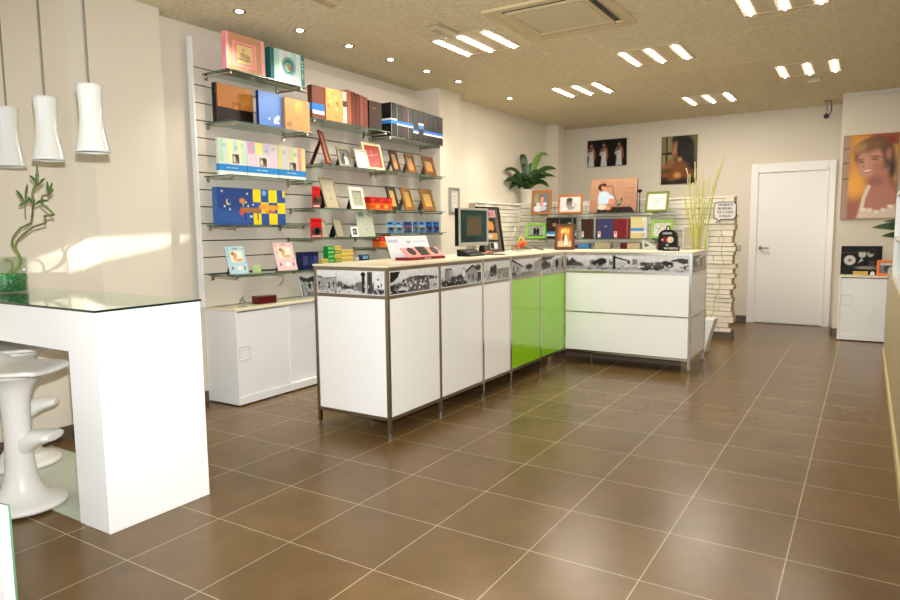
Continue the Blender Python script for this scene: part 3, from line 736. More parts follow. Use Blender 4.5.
shelf(2.225,3.27,S['m1'],'glass shelf under the orange album and the brown spined albums')
shelf(2.31,3.36,S['m2'],'glass shelf under the big frame with the red insert')
shelf(2.19,3.325,S['m3'],'glass shelf under the tall taupe frame and the cream frame')
shelf(2.15,3.11,S['m4'],'glass shelf under the large pale grey card and the small frames')
shelf(2.30,2.99,S['m5'],'low glass shelf under the green and yellow film boxes')
shelf(3.01,3.60,S['m6'],'short low glass shelf behind the display card on the counter')
shelf(3.28,4.24,S['r1'],'glass shelf under the row of black albums', xfr=-2.36)
shelf(3.37,4.24,S['r2'],'glass shelf under the upper three small wooden frames')
shelf(3.335,4.24,S['r3'],'glass shelf under the lower three wooden frames')
shelf(3.23,4.24,S['r4'],'glass shelf under the blue blister packs')
shelf(3.66,4.24,S['r5'],'lowest short glass shelf beside the pilaster, with a small blue pot')

# ================================================================== ALBUMS, FRAMES AND BOXES
def cmat(c, rough=.45): return mat('colour_%02x%02x%02x_%d' % (*[int(v) for v in c], int(rough*100)), c, rough, spec=.28)
def flat_album(label, y0, y1, xfront, z, h, t, ccol, layers, band=None, rz=FX, spine_col=None, group=None, loc=None, extra=None, seed=1):
    w = y1-y0
    loc = loc or (xfront, (y0+y1)/2, z+.0005)
    a = thing('photo_album', label, 'album', loc, rz, group)
    c = cmat(ccol); sc2 = cmat(spine_col or ccol)
    MB().box(-w/2+.001, .0, 0, w/2, .004, h).box(-w/2+.001, t-.004, 0, w/2, t, h).build('cover', c, a, bevel=.001)
    MB().box(-w/2, .0005, 0, -w/2+.004, t-.0005, h).build('spine', sc2, a, bevel=.001)
    MB().box(-w/2+.005, .0045, .004, w/2-.005, t-.0045, h-.004).build('page_block', M_pages, a)
    paint('cover_print', w-.002, h-.002, layers, a, .003, .35, y=-.0006, z0=.001, seed=seed)
    if band:
        za, zb, bc = band
        MB().box(-w/2-.001, -.0016, za, w/2+.001, t+.001, zb).build('paper_band', cmat(bc), a)
    return a
def spine_album(label, yc, xfront, z, w, h, d, ccol, group, bands=(), flecks=None, lean=0, pagecol=None, side_print=None):
    a = thing('photo_album', label, 'album', (xfront, yc, z+.0005), FX, group)
    c = cmat(ccol, .4)
    r = (0, math.radians(lean), 0)
    MB().box(-w/2, 0, 0, -w/2+.004, d, h).box(w/2-.004, 0, 0, w/2, d, h).box(-w/2+.004, 0, 0, w/2-.004, .005, h).build('cover', c, a, bevel=.001, rot=r)
    MB().box(-w/2+.0045, .0055, .003, w/2-.0045, d-.004, h-.004).build('page_block', M_pages, a, rot=r)
    L = [('bg', ccol)]
    if flecks:
        q = random.Random(int(yc*1000))
        for i in range(26):
            yy = i/26+q.uniform(0,.02); L.append(('ell', .5+q.uniform(-.22,.22), yy, .09, .006, flecks, .01))
    paint('spine_print', w-.004, h-.004, L, a, .003, .35, y=-.0007, z0=.002, rot=r)
    for za, zb, bc in bands:
        MB().box(-w/2-.0008, -.0016, za, w/2+.0008, d*.8, zb).build('paper_band', cmat(bc), a, rot=r)
    return a
def pframe(label, w, h, loc, rz, fcol, layers, bw=.02, d=.016, lean=12, easel=(16,14,16), mount=None, name='picture_frame', cat='frame', group=None, frough=.35, seed=1, inner=None, twist=0, easel_w=.45, hang=False, pr=.3):
    t = thing(name, label, cat, loc, rz, group)
    th = math.radians(lean); zo = d*math.sin(th)+.0006; R = (-th, 0, 0); LO = (0, 0, zo)
    fm = cmat(fcol, frough); f = MB()
    f.prism([(-w/2,0),(w/2,0),(w/2-bw,bw),(-w/2+bw,bw)], 'y', 0, d); f.prism([(-w/2,h),(-w/2+bw,h-bw),(w/2-bw,h-bw),(w/2,h)], 'y', 0, d)
    f.prism([(-w/2,0),(-w/2+bw,bw),(-w/2+bw,h-bw),(-w/2,h)], 'y', 0, d); f.prism([(w/2,0),(w/2,h),(w/2-bw,h-bw),(w/2-bw,bw)], 'y', 0, d)
    f.build('frame', fm, t, bevel=min(.003, bw*.25), rot=R, loc=LO)
    if inner:
        g = MB(); b2 = bw-.003; e = .004
        for a, b, c, dd in ((-w/2+b2, b2, w/2-b2, b2+e), (-w/2+b2, h-b2-e, w/2-b2, h-b2), (-w/2+b2, b2+e, -w/2+b2+e, h-b2-e), (w/2-b2-e, b2+e, w/2-b2, h-b2-e)): g.box(a, -.001, b, c, .001, dd)
        g.build('inner_moulding', cmat(inner), t, rot=R, loc=LO)
    MB().box(-w/2+bw*.6, d-.0028, bw*.6, w/2-bw*.6, d-.0008, h-bw*.6).build('backing', M_dark, t, rot=R, loc=LO)
    b3 = bw-.002
    if mount:
        MB().box(-w/2+b3, d*.5+.0008, b3, w/2-b3, d*.5+.002, h-b3).build('mount', cmat(mount, .7), t, rot=R, loc=LO); b4 = bw+mount_w(w)
    else: b4 = b3
    paint('picture', w-2*b4, h-2*b4, layers, t, .0025, pr, y=d*.5, z0=b4, rot=R, loc=LO, seed=seed)
    if not hang:
        ez = cmat(easel, .7); hh = h*.78
        ty = hh*math.sin(th)+d*math.cos(th); tz = hh*math.cos(th)+zo
        by = ty+tz*.42; ew = w*easel_w/2
        m = MB(); vs = []
        for (yy, zz_, ww) in ((ty+.001, tz, ew*.55), (ty+(by-ty)*.5, tz*.5, ew*.9), (by, .0008, ew*.8)):
            vs += [(-ww, yy, zz_), (ww, yy, zz_), (ww, yy+.003, zz_), (-ww, yy+.003, zz_)]
        fs = [(0,1,2,3)[::-1], (8,9,10,11)]
        for i in range(2):
            for k in range(4): fs.append((i*4+k, i*4+(k+1) % 4, (i+1)*4+(k+1) % 4, (i+1)*4+k))
        m.add(vs, fs).build('easel_back', ez, t)
    return t
def mount_w(w): return w*.10

# ---- left bay, shelf 1
PINK = (226,150,150)
flat_album('pink and tan square album with a small cream picture, highest on the shelves', 1.384,1.738,-2.36,S['s1'],.262,.05,(232,152,150),
   [('bg',(190,140,104)),('rect',0,0,.055,1,(236,160,158)),('rect',.92,0,1,1,(238,158,156)),('rect',.15,.12,.78,.80,(236,150,146)),('rect',.235,.20,.70,.735,(176,84,60)),
    ('rect',.25,.215,.685,.72,(226,192,134)),('ell',.46,.40,.17,.10,(200,170,120),.06),('ell',.42,.46,.07,.06,(176,150,112),.05),('ell',.55,.42,.06,.05,(170,140,104),.05),('ell',.44,.60,.02,.035,(150,110,80),.03),('ell',.36,.33,.10,.02,(120,90,70),.03),('ell',.55,.32,.08,.018,(120,90,70),.03),('noise',.05,30)],
   spine_col=(236,150,150))
a = flat_album('teal and pale striped square album with a round teal emblem, on the top shelf', 1.80,2.162,-2.36,S['s1'],.243,.06,(10,92,92),
   [('bg',(196,214,206)),('rect',0,0,.10,1,(8,88,88)),('rect',.10,0,.24,1,(158,200,182)),('rect',.34,0,.44,1,(206,202,206)),('rect',.44,0,.47,1,(180,180,206)),('rect',.58,0,.70,1,(160,206,184)),('rect',.70,0,.74,1,(176,184,206)),
    ('rect',.885,0,1,1,(10,110,104)),('ell',.52,.52,.20,.30,(14,104,102)),('ell',.52,.52,.175,.262,(150,196,186)),('ell',.52,.52,.16,.242,(14,104,102)),('ell',.50,.50,.10,.14,(128,166,140),.03),('ell',.56,.47,.06,.07,(122,78,52),.04),('ell',.50,.55,.05,.05,(150,104,70),.04),('ell',.52,.24,.05,.03,(226,220,200),.02)],
   spine_col=(10,88,88))
text_mesh('cover_lettering', 'N\nA\nN\nI\nA\nT', .030, cmat((196,226,214)), a, (.158,-.0012,.125), ext=.0003, space=.85)
# shelf 2
flat_album('orange over dark brown album with a plain tan patch, on the second shelf', 1.39,1.735,-2.50,S['s2'],.282,.045,(26,18,16),
   [('bg',(198,128,60)),('rect',0,0,1,.40,(30,20,16)),('rect',0,0,.03,1,(34,22,18)),('rect',.40,.40,.66,.58,(176,104,50),.03),('ell',.53,.44,.06,.05,(226,130,50),.03),('noise',.05,24)], spine_col=(22,16,14))
flat_album('blue album with a small white flower shape in its lower corner', 1.700,1.945,-2.40,S['s2'],.265,.03,(62,84,160),
   [('grad',(92,128,196),(108,142,206)),('ell',.72,.24,.10,.07,(236,232,228),.03),('ell',.80,.32,.07,.06,(240,234,230),.03),('ell',.66,.17,.05,.05,(230,226,224),.03),('ell',.80,.16,.05,.04,(232,228,226),.03),('ell',.76,.21,.03,.03,(206,96,96),.03),('ell',.42,.25,.03,.035,(226,226,230),.02),('noise',.04,18)], spine_col=(30,40,96))
flat_album('tan kraft album with a pale yellow patch and dark sprigs, beside the blue album', 1.932,2.205,-2.36,S['s2'],.246,.03,(178,128,80),
   [('bg',(196,148,94)),('ell',.55,.78,.16,.18,(214,176,96),.05),('ell',.60,.70,.10,.08,(206,160,90),.05),('ell',.86,.86,.06,.10,(160,134,110),.03),('line',[(.2,.35),(.28,.5)],.01,(120,92,86)),('line',[(.4,.3),(.52,.42),(.62,.34)],.012,(130,98,84)),('line',[(.55,.5),(.62,.44)],.012,(120,92,80)),('ell',.15,.16,.10,.08,(160,118,88),.04),('line',[(.05,.1),(.2,.24),(.3,.12)],.012,(120,92,86)),('noise',.05,20)])
# shelf 3
def pastel(y0, y1, cols, label, top, px_, pz_, seed):
    L = [('bg',cols[0])]
    n = len(cols)-1
    for i, c in enumerate(cols[1:]): L.append(('rect', i/n, top, (i+1)/n, 1, c, .03))
    L += [('ell',.2,.82,.05,.05,(150,196,210),.06),('ell',.62,.78,.06,.05,(150,190,206),.06),('ell',.85,.86,.05,.05,(170,200,190),.06),
          ('rect',px_-.16,pz_-.16,px_+.16,pz_+.16,(238,236,228),.02),('rect',px_-.13,pz_-.14,px_+.13,pz_+.13,(150,136,122),.02),('ell',px_+.03,pz_+.03,.085,.09,(70,54,46),.03),('ell',px_-.05,pz_-.02,.05,.08,(214,200,186),.03),('rect',px_+.06,pz_-.12,px_+.12,pz_,(100,76,66),.03),
          ('rect',0,0,1,.14,(238,238,236)),('ell',.5,.07,.06,.012,(150,80,90),.02)]
    a = flat_album(label, y0, y1, -2.465, S['s3'], .27, .03, (226,230,216), L, (.036,.084,(38,136,206)), seed=seed)
    MB().box(-(y1-y0)/2, -.0022, .0, (y1-y0)/2, -.0009, .034).build('white_strip', cmat((236,236,234)), a)
    text_mesh('band_lettering', 'album  de fotos', .017, cmat((196,222,240)), a, (-.01,-.0022,.060), ext=.0002)
pastel(1.362,1.620,[(216,226,212),(180,210,184),(214,226,210),(226,228,170),(190,214,206),(220,222,170),(196,218,206)],'pale green and yellow striped album with a blue paper band',.35,.60,.48,1)
pastel(1.628,1.936,[(232,200,216),(214,160,196),(232,226,140),(214,200,222),(226,206,214)],'pink album with lilac and yellow squares and a blue paper band',.66,.50,.46,2)
pastel(1.945,2.245,[(226,220,190),(236,220,140),(206,220,222),(232,206,200),(206,222,150),(228,224,190),(236,150,140),(236,214,140)],'yellow, green and red striped album with a blue paper band',.22,.52,.42,3)
# shelf 4: long box
L = [('bg',(48,72,132)),('rect',0,0,.5,.4,(56,92,156),.2)]
cxs = [.50,.62,.735,.87,1.0]
zs_ = [1.0,.64,.32,.0]
for i in range(4):
    for j in range(3):
        L.append(('rect',cxs[i]+.005,zs_[j+1],cxs[i+1],zs_[j],(244,214,40) if (i+j) % 2 == 0 else (52,84,150)))
L += [('rect',.96,.8,1,1,(238,206,60)),('ell',.155,.62,.034,.085,(226,206,120)),('ell',.168,.64,.03,.075,(44,78,156))]
for sx, sy in ((.07,.9),(.10,.5),(.42,.86),(.40,.62),(.43,.52),(.50,.56),(.17,.42)): L.append(('ell',sx,sy,.012,.028,(206,214,196),.02))
L += [('ell',.345,.66,.04,.07,(214,130,60),.03),('ell',.36,.56,.012,.06,(150,170,60),.02),('rect',.32,.34,.60,.47,(168,112,60),.04),('ell',.33,.34,.03,.08,(206,80,50),.03),('rect',.38,.12,.395,.34,(40,56,100)),('rect',.56,.12,.575,.34,(40,56,100)),('rect',.47,.12,.485,.34,(40,56,100)),('rect',.45,.2,.49,.26,(200,214,226),.02),
      ('ell',.68,.50,.09,.10,(226,166,60),.03),('ell',.65,.49,.04,.05,(236,150,80),.02),('ell',.80,.48,.05,.09,(236,160,50),.03),('ell',.87,.50,.03,.07,(226,150,60),.03),('ell',.74,.36,.08,.03,(206,120,50),.03),('ell',.67,.90,.035,.08,(120,166,226),.03)]
bx = thing('gift_box', 'long blue album box with moon, stars and yellow chequers on the fourth shelf', 'box', (-2.44,1.64,S['s4']+.0005), FX)
MB().box(-.335,0,0,.335,.05,.275).build('carton', cmat((56,104,170)), bx, bevel=.004)
paint('lid_print', .666, .271, L, bx, .004, .25, y=-.0007, z0=.002)
# shelf 5
def babyframe(y, label, col, col2):
    pframe(label, .155, .215, (-2.40, y, S['s5']+.0002), FX-.1, col, [('bg',(224,208,180)),('ell',.30,.70,.16,.16,(150,96,60),.05),('ell',.42,.5,.13,.34,(206,150,110),.05,-.6),('ell',.62,.25,.30,.12,(206,150,112),.05),('ell',.75,.72,.22,.2,(236,228,214),.06)],
       bw=.03, d=.01, lean=20, mount=None, inner=col2)
f1 = None
for y, lab, c, c2 in ((1.45,'light blue baby photo frame on the lowest shelf',(176,206,214),(150,180,190)),(1.94,'pink baby photo frame on the lowest shelf',(238,190,190),(220,160,164))):
    t = thing('baby_photo_frame', lab, 'frame', (-2.395, y, S['s5']), FX-.08, 'baby photo frames on the lowest shelf')
    th = math.radians(17); w, h = (.165,.215) if y < 1.6 else (.20,.235); R = (-th,0,0); LO = (0,0,.004)
    MB().box(-w/2,0,0,w/2,.008,h).build('frame', cmat(c), t, bevel=.002, rot=R, loc=LO)
    paint('print', w-.004, h-.004, [('bg',c),('rect',.2,.44,.86,.84,(236,224,200)),('ell',.34,.74,.10,.07,(170,116,70),.04),('ell',.44,.64,.08,.13,(206,150,104),.05,-.5),('ell',.62,.50,.22,.05,(214,160,116),.04),('ell',.70,.74,.12,.05,(240,232,220),.05),('rect',.4,.12,.72,.30,[v*.92 for v in c]),('rect',.42,.135,.70,.285,(228,226,218)),('rect',.35,.91,.65,.935,(90,90,96)),
        ('ell',.1,.9,.03,.025,(90,96,110)),('ell',.9,.92,.03,.02,(90,96,110)),('ell',.09,.66,.03,.02,(90,96,110)),('ell',.92,.40,.03,.02,(90,96,110)),('ell',.18,.22,.05,.06,(96,96,106),.03),('ell',.84,.20,.04,.07,(96,96,106),.03)], t, .003, .3, y=-.0007, z0=.002, rot=R, loc=LO)
    ty = .16*math.sin(th)+.01; tz = .16
    MB().prism([(ty,tz),(ty+.003,tz),(.115,.0008),(.105,.0008)], 'x', -.035, .035).build('easel_back', M_dark, t)
cd = thing('candle_holder', 'small pale green square candle holder between the baby frames', 'candle', (-2.42,1.665,S['s5']+.0003), FX+.4)
M_pg = mat('pale_green_wax', (200,222,150), .4)
MB().box(-.028,0,0,.028,.05,.012).box(-.028,0,.012,-.016,.05,.058).box(.016,0,.012,.028,.05,.058).box(-.016,0,.046,.016,.05,.058).build('holder', M_pg, cd, bevel=.004)
MB().lathe([(.010,.012),(.010,.036),(.004,.040)], 16, c=(0,.025,0)).build('candle', mat('cream_wax',(236,232,196),.4), cd)
hk = thing('display_hook', 'small bent steel hook hanging under the pink baby frame', 'hook', (XW,1.90,.965), 0)
MB().tube([(.0015,0,0),(.22,0,-.01),(.23,0,-.03),(.21,-.01,-.07),(.18,-.01,-.085)], .003, 6).build('wire', M_chrome, hk)

# ---- middle bay albums
flat_album('chestnut brown album with a blue and white paper band, left of the orange album', 2.23,2.375,-2.352,S['m1'],.262,.05,(104,58,44),
   [('bg',(112,62,46)),('rect',0,.12,1,.32,(236,236,236)),('noise',.12,20)], (.062,.118,(36,110,196)))
flat_album('orange album with scattered small red and yellow flowers', 2.385,2.60,-2.345,S['m1'],.264,.035,(206,110,60),
   [('bg',(238,146,86)),('ell',.66,.58,.05,.05,(196,50,30),.03),('ell',.72,.50,.04,.03,(206,60,40),.03),('ell',.62,.40,.06,.06,(250,196,120),.03),('ell',.60,.72,.06,.05,(246,190,100),.03),('ell',.2,.8,.06,.04,(240,190,90),.03),('ell',.14,.44,.05,.05,(150,80,60),.03),('ell',.40,.85,.05,.03,(220,100,60),.03),('ell',.28,.60,.04,.04,(246,200,110),.03),('rect',.5,.13,.75,.15,(150,70,40)),('noise',.06,16)])
spine_album('pale grey album with a dark label, beside the orange album', 2.634, -2.35, S['m1'], .052, .27, .22, (188,184,180), None, [(.14,.19,(70,60,58))])
brw = [(150,84,58),(96,44,34),(84,40,30),(112,58,44),(92,44,36)]
for i in range(5):
    w = .056
    spine_album('brown leather album with a fine stitched spine, one of the five beside the grey album', 2.692+i*(w+.001), -2.35, S['m1'], w, .292-.006*i, .22, brw[i], 'brown stitched spine albums', flecks=(150,110,92))
flat_album('very dark brown album cover with a short gold line', 2.98,3.165,-2.36,S['m1'],.255,.04,(44,28,20),[('grad',(40,24,16),(52,34,24)),('rect',.3,.74,.55,.755,(150,120,90),.02),('noise',.1,10)])
# ---- right bay albums
gx0 = 3.292; cols = [(20,20,18),(30,34,28),(62,26,26),(34,36,30),(24,28,24),(30,26,22),(46,22,20),(22,24,20),(26,26,22),(40,24,20)]
xx_ = gx0
for i in range(10):
    w = .090; h = .312-.003*i
    b = []
    if i <= 3: b = [(.125,.150,(38,120,200)),(.110,.1245,(232,232,226))]
    elif i == 4: b = [(.085,.105,(38,110,190)),(.066,.0845,(230,230,224))]
    elif i == 5: b = [(.155,.175,(232,232,226)),(.120,.1545,(60,130,200))]
    else: b = [(.086,.112,(36,100,184)),(.068,.0855,(232,230,222))]
    if i == 0: b = [(.150,.165,(236,236,232)),(.118,.1495,(38,130,206))]
    a = spine_album('black album with a blue and white paper band, in the row on the right shelf' if i not in (2,6) else 'maroon album with a blue and white band, '+('third from the left in the black row' if i == 2 else 'in the far half of the black row'), xx_+w/2, -2.345, S['r1'], w, h, .245, cols[i], 'black album row on the right top shelf', b, flecks=(66,60,42))
    if i in (0,1,3):
        MB().box(-w/2-.0002, -.0012, .002, -w/2+.008, -.0008, h-.002).build('silver_edge', cmat((140,140,134)), a)
    xx_ += w+.0015

# ---- middle bay frames (m2)
ph_wed = [('grad',(150,150,146),(120,122,120)),('ell',.5,.55,.18,.2,(206,204,200),.06),('ell',.58,.30,.26,.3,(226,226,222),.08),('ell',.44,.66,.14,.14,(60,58,56),.05),('ell',.3,.3,.2,.3,(80,80,78),.08),('noise',.15,12)]
pframe('narrow maroon and gold frame turned edge on, first on the second frame shelf', .17,.30,(-2.42,2.50,S['m2']),FX+.50,(120,44,40),[('grad',(200,150,84),(150,120,110))],bw=.03,lean=14,easel=(110,14,26),inner=(206,160,110),easel_w=.7)
pframe('silver frame with a black and white couple photo', .185,.185,(-2.44,2.75,S['m2']),FX+.05,(168,156,132),ph_wed,bw=.024,lean=15,frough=.25,inner=(90,84,74))
pframe('pale cream frame with a light blue butterfly print, overlapping the red one', .165,.18,(-2.385,2.925,S['m2']),FX-.05,(214,206,184),[('bg',(214,218,208)),('ell',.45,.62,.22,.14,(150,196,206),.08,.5),('ell',.55,.35,.14,.08,(176,206,210),.08,-.5),('rect',.4,.14,.6,.15,(120,120,120))],bw=.012,lean=15,inner=(196,186,160))
pframe('large gold and cream frame with a red insert', .29,.27,(-2.44,3.165,S['m2']),FX,(228,210,164),[('bg',(168,44,34)),('line',[(.1,.52),(.45,.55),(.9,.66)],.012,(236,214,206)),('ell',.45,.75,.04,.08,(214,120,110),.04),('rect',.38,.60,.58,.63,(214,150,140),.03),('rect',.4,.12,.6,.135,(206,120,110),.02)],bw=.03,lean=13,inner=(196,160,90))
# right bay wooden frames
amb = [('grad',(196,138,70),(150,124,84)),('rect',.1,.6,.9,.95,(152,130,92),.3),('rect',.35,.5,.65,.52,(150,110,70),.03)]
pframe('dark brown wooden frame with an amber insert, first of the upper three', .15,.215,(-2.40,3.46,S['r2']),FX+.12,(62,38,24),amb,bw=.032,lean=15,easel=(120,104,80))
pframe('mid brown wooden frame with an amber insert, between two others on the upper shelf', .175,.205,(-2.40,3.725,S['r2']),FX+.08,(112,70,30),amb,bw=.034,lean=15,easel=(120,104,80))
pframe('brown wooden frame with bright glare, last of the upper three beside the pilaster', .22,.205,(-2.385,4.04,S['r2']),FX+.05,(108,66,30),amb,bw=.044,lean=15,easel=(120,104,80),pr=.12)
pframe('black wooden frame with an amber insert, beside the red film boxes', .165,.24,(-2.40,3.42,S['r3']),FX+.1,(38,32,24),[('grad',(206,160,84),(176,140,84))],bw=.036,lean=16,easel=(120,104,80))
pframe('gold brown frame with a line border, middle of the lower three', .185,.24,(-2.40,3.67,S['r3']),FX+.08,(140,92,34),[('grad',(206,152,66),(160,134,84))],bw=.034,lean=16,easel=(120,104,80),inner=(96,60,24))
pframe('wide brown frame with a dark line border, last of the lower three', .25,.24,(-2.39,4.02,S['r3']),FX+.05,(132,88,38),[('grad',(206,158,80),(164,136,86))],bw=.044,lean=16,easel=(120,104,80),inner=(90,58,26))
# m3
taupe = [('grad',(168,154,124),(150,138,112)),('rect',.25,.62,.7,.64,(120,110,92),.03),('rect',.3,.54,.62,.56,(126,114,96),.03),('ell',.48,.3,.06,.05,(120,108,90),.03)]
def blister(label, y, xf_, z, w, h, name='blister_pack', group=None, layers=None, ccol=(196,26,30), rz=FX, th=.03, hole=False, seed=1):
    t = thing(name, label, 'package', (xf_, y, z+.0005), rz, group)
    MB().box(-w/2,0,0,w/2,.002,h).build('card', cmat(ccol), t)
    paint('card_print', w-.002, h-.002, layers or [('bg',ccol),('rect',.1,.04,.9,.12,(236,226,220)),('rect',.1,.8,.9,.9,(150,16,20)),('noise',.1,8)], t, .003, .3, y=-.0006, z0=.001, seed=seed)
    MB().box(-w*.36,-th,h*.14,w*.36,-.0008,h*.55).build('blister', glass_mat('clear_blister',(240,240,240),.10), t, bevel=.003)
    MB().tube([(w*.12,-th*.5,h*.34),(w*.12,-.006,h*.34)], w*.17, 16).box(-w*.30,-th*.6,h*.2,-.02*w,-.006,h*.5).build('product', M_black, t)
    return t
blister('small red blister pack with a tiny camera, on the shelf under the maroon frame', 2.262, -2.37, S['m3'], .095, .18)
pframe('tall taupe frame with printed insert, leaning on a black easel back', .20,.285,(-2.42,2.535,S['m3']),FX+.08,(150,134,104),taupe,bw=.014,d=.012,lean=16,easel=(14,12,14),easel_w=.85)
pframe('white frame with a grey printed insert', .195,.205,(-2.40,2.855,S['m3']),FX-.02,(236,228,200),[('grad',(166,164,144),(150,150,134)),('rect',.2,.7,.7,.72,(120,118,106),.03),('rect',.3,.5,.6,.52,(120,118,106),.03),('ell',.5,.26,.06,.05,(130,128,116),.03)],bw=.032,lean=12,easel=(20,14,30),easel_w=.6,inner=(176,170,146))
def filmbox(label, y, x, z, w, d, h, c1, c2, group, name='film_box'):
    t = tag(MB().box(-w/2,0,0,w/2,d,h).box(-w/2+.0005,-.0004,h*.25,w/2-.0005,-.0001,h*.75,1).build(name, [cmat(c1,.3), cmat(c2,.3)]), label, 'box', group)
    t.location = (x, y, z); t.rotation_euler = (0,0,FX)
    return t
fy = [2.992+.066*i for i in range(5)]
for i, y in enumerate(fy):
    filmbox('orange and red film box in the lower row of the stack beside the white frame', y+.03, -2.37, S['m3']+.0005, .062, .10, .062, (214,100,30), (236,150,50) if i % 2 else (206,60,30), 'orange film boxes beside the white frame')
    filmbox('red film box in the upper row of the stack beside the white frame', y+.03, -2.372, S['m3']+.063, .062, .10, .056, (184,20,24), (150,40,30) if i % 2 else (206,50,50), 'red film boxes beside the white frame')
for i in range(5):
    y = 3.15+.064*i
    filmbox('orange film box low in the stack behind the display card', y, -2.37, S['m6']+.0005, .062, .10, .056, (220,110,36), (240,160,60) if i % 2 else (210,84,30), 'orange film boxes behind the display card')
    filmbox('red film box on top of the orange ones behind the display card', y, -2.372, S['m6']+.057, .062, .10, .046, (186,22,26), (150,20,24) if i % 2 else (204,50,44), 'red film boxes behind the display card')
# m4
blister('wide red blister pack with a small camera, beside the small taupe frame', 2.235, -2.355, S['m4'], .135, .165, seed=2)
pframe('small taupe frame leaning beside the wide red pack', .105,.155,(-2.40,2.40,S['m4']),FX+.12,(150,136,108),[('grad',(150,140,118),(160,148,124)),('noise',.05,8)],bw=.01,d=.01,lean=17,easel_w=.9)
pframe('small taupe frame standing alone with its black easel showing', .12,.175,(-2.40,2.60,S['m4']),FX+.12,(146,132,104),[('grad',(148,138,114),(158,146,122)),('noise',.05,8)],bw=.01,d=.01,lean=17,easel_w=.9)
pframe('tiny white frame with a black centre and a small figure', .098,.095,(-2.375,2.765,S['m4']),FX,(236,234,226),[('bg',(24,22,24)),('ell',.4,.5,.12,.3,(170,170,176),.06),('ell',.65,.5,.1,.26,(150,150,160),.06)],bw=.02,d=.01,lean=10)
pc = thing('printed_card', 'large pale grey green card leaning on the wall behind the tiny white frame', 'card', (-2.40,2.965,S['m4']+.001), FX)
MB().box(-.12,0,0,.12,.004,.232).build('card', cmat((184,188,166)), pc, rot=(-.2,0,0))
paint('card_print', .238, .23, [('grad',(180,184,162),(186,190,170)),('rect',.12,.80,.5,1,(110,124,120),.15),('rect',.35,.5,.75,.515,(140,144,128),.02),('rect',.42,.42,.66,.43,(150,152,136),.02),('ell',.55,.28,.05,.05,(150,152,136),.03)], pc, .004, .4, y=-.0006, z0=.001, rot=(-.2,0,0))
# r4: blue packs
for i, (a, b, c, m_) in enumerate([(3.246,3.365,(70,140,206),(200,210,220)),(3.395,3.485,(90,150,206),(214,214,210)),(3.52,3.66,(26,70,150),(196,60,50)),(3.68,3.775,(60,110,170),(90,90,96)),(3.79,3.895,(60,130,196),(226,196,120)),(3.915,4.04,(24,92,170),(30,60,110)),(4.05,4.17,(24,96,176),(60,66,80))]):
    lb = ['pale blue battery pack at the near end of the low right shelf','narrow pale blue pack beside the first battery pack','dark blue pack with a red and black picture','grey blue narrow pack between the dark one and the pale one','light blue pack with a yellow figure','deep blue pack beside the last one at the pilaster end','deep blue pack at the pilaster end of the low right shelf'][i]
    blister(lb, (a+b)/2, -2.385, S['r4'], b-a, .112, group='blue blister packs on the low right shelf', ccol=c, th=.015,
            layers=[('bg',c),('rect',.08,.45,.92,.60,m_,.03),('rect',.08,.75,.7,.9,(30,36,50),.03),('rect',.1,.2,.9,.3,(206,220,230),.03),('noise',.15,9)], seed=i)
# low shelf m5 / s5 end
for i, y in enumerate((2.145,2.21,2.262)):
    pass
for i in range(3):
    filmbox('dark navy blue battery box at the end of the lowest shelf, beside the pink frame', 2.118+i*.062, -2.375, S['s5']+.0005, .058, .08, .145, (24,30,70), (36,44,96) if i % 2 else (60,66,110), 'navy battery boxes', 'battery_box')
gy = (24,140,60); gyb = (206,160,60)
cfg = [(2.345,0,1,'s'),(2.425,0,4,'g'),(2.515,0,4,'m'),(2.60,0,3,'y'),(2.68,0,3,'y')]
for (y, z0_, n, kd) in cfg:
    for k_ in range(n):
        hh = .035
        c1 = gy if kd in 'gm' and k_ % 2 == 0 or kd == 'g' else (216,206,120)
        filmbox('small green and yellow film box in the stacks at the near end of the counter', y, -2.37, S['m5']+.0005+k_*(hh+.0006), .078, .055, hh, c1, gyb if kd != 'g' else (120,190,110), 'green and yellow film boxes')
filmbox('small grey box on the low shelf between the green film boxes and the blue pack', 2.78, -2.38, S['m5']+.0005, .055, .05, .036, (176,176,172), (196,196,190), None, 'small_box')
bl = thing('camera_pouch', 'small blue and black pouch on the low shelf behind the counter', 'pouch', (-2.38,2.905,S['m5']+.0005), FX)
MB().box(-.062,0,0,.062,.05,.052).build('body', cmat((40,66,96)), bl, bevel=.012)
MB().box(-.04,-.002,.012,.03,-.0005,.036).build('label', cmat((120,160,196)), bl)
pot = thing('glass_pot', 'small glass pot with blue liquid on the shortest low shelf by the pilaster', 'pot', (-2.42,3.93,S['r5']+.0005))
MB().lathe([(.001,0),(.045,0),(.05,.01),(.05,.085),(.046,.085),(.045,.012),(.001,.012)], 24, caps=False).build('glass', glass_mat('vase_glass'), pot, smooth=True)
MB().lathe([(.001,.0125),(.0445,.0125),(.0445,.045),(.001,.045)], 24, caps=False).build('blue_liquid', cmat((70,140,176),.15), pot, smooth=True)
for y in (3.75,):
    filmbox('small grey camera box on the shortest low shelf, beside the blue pot', y, -2.40, S['r5']+.0005, .07, .06, .06, (150,148,140), (60,58,56), None, 'small_box')
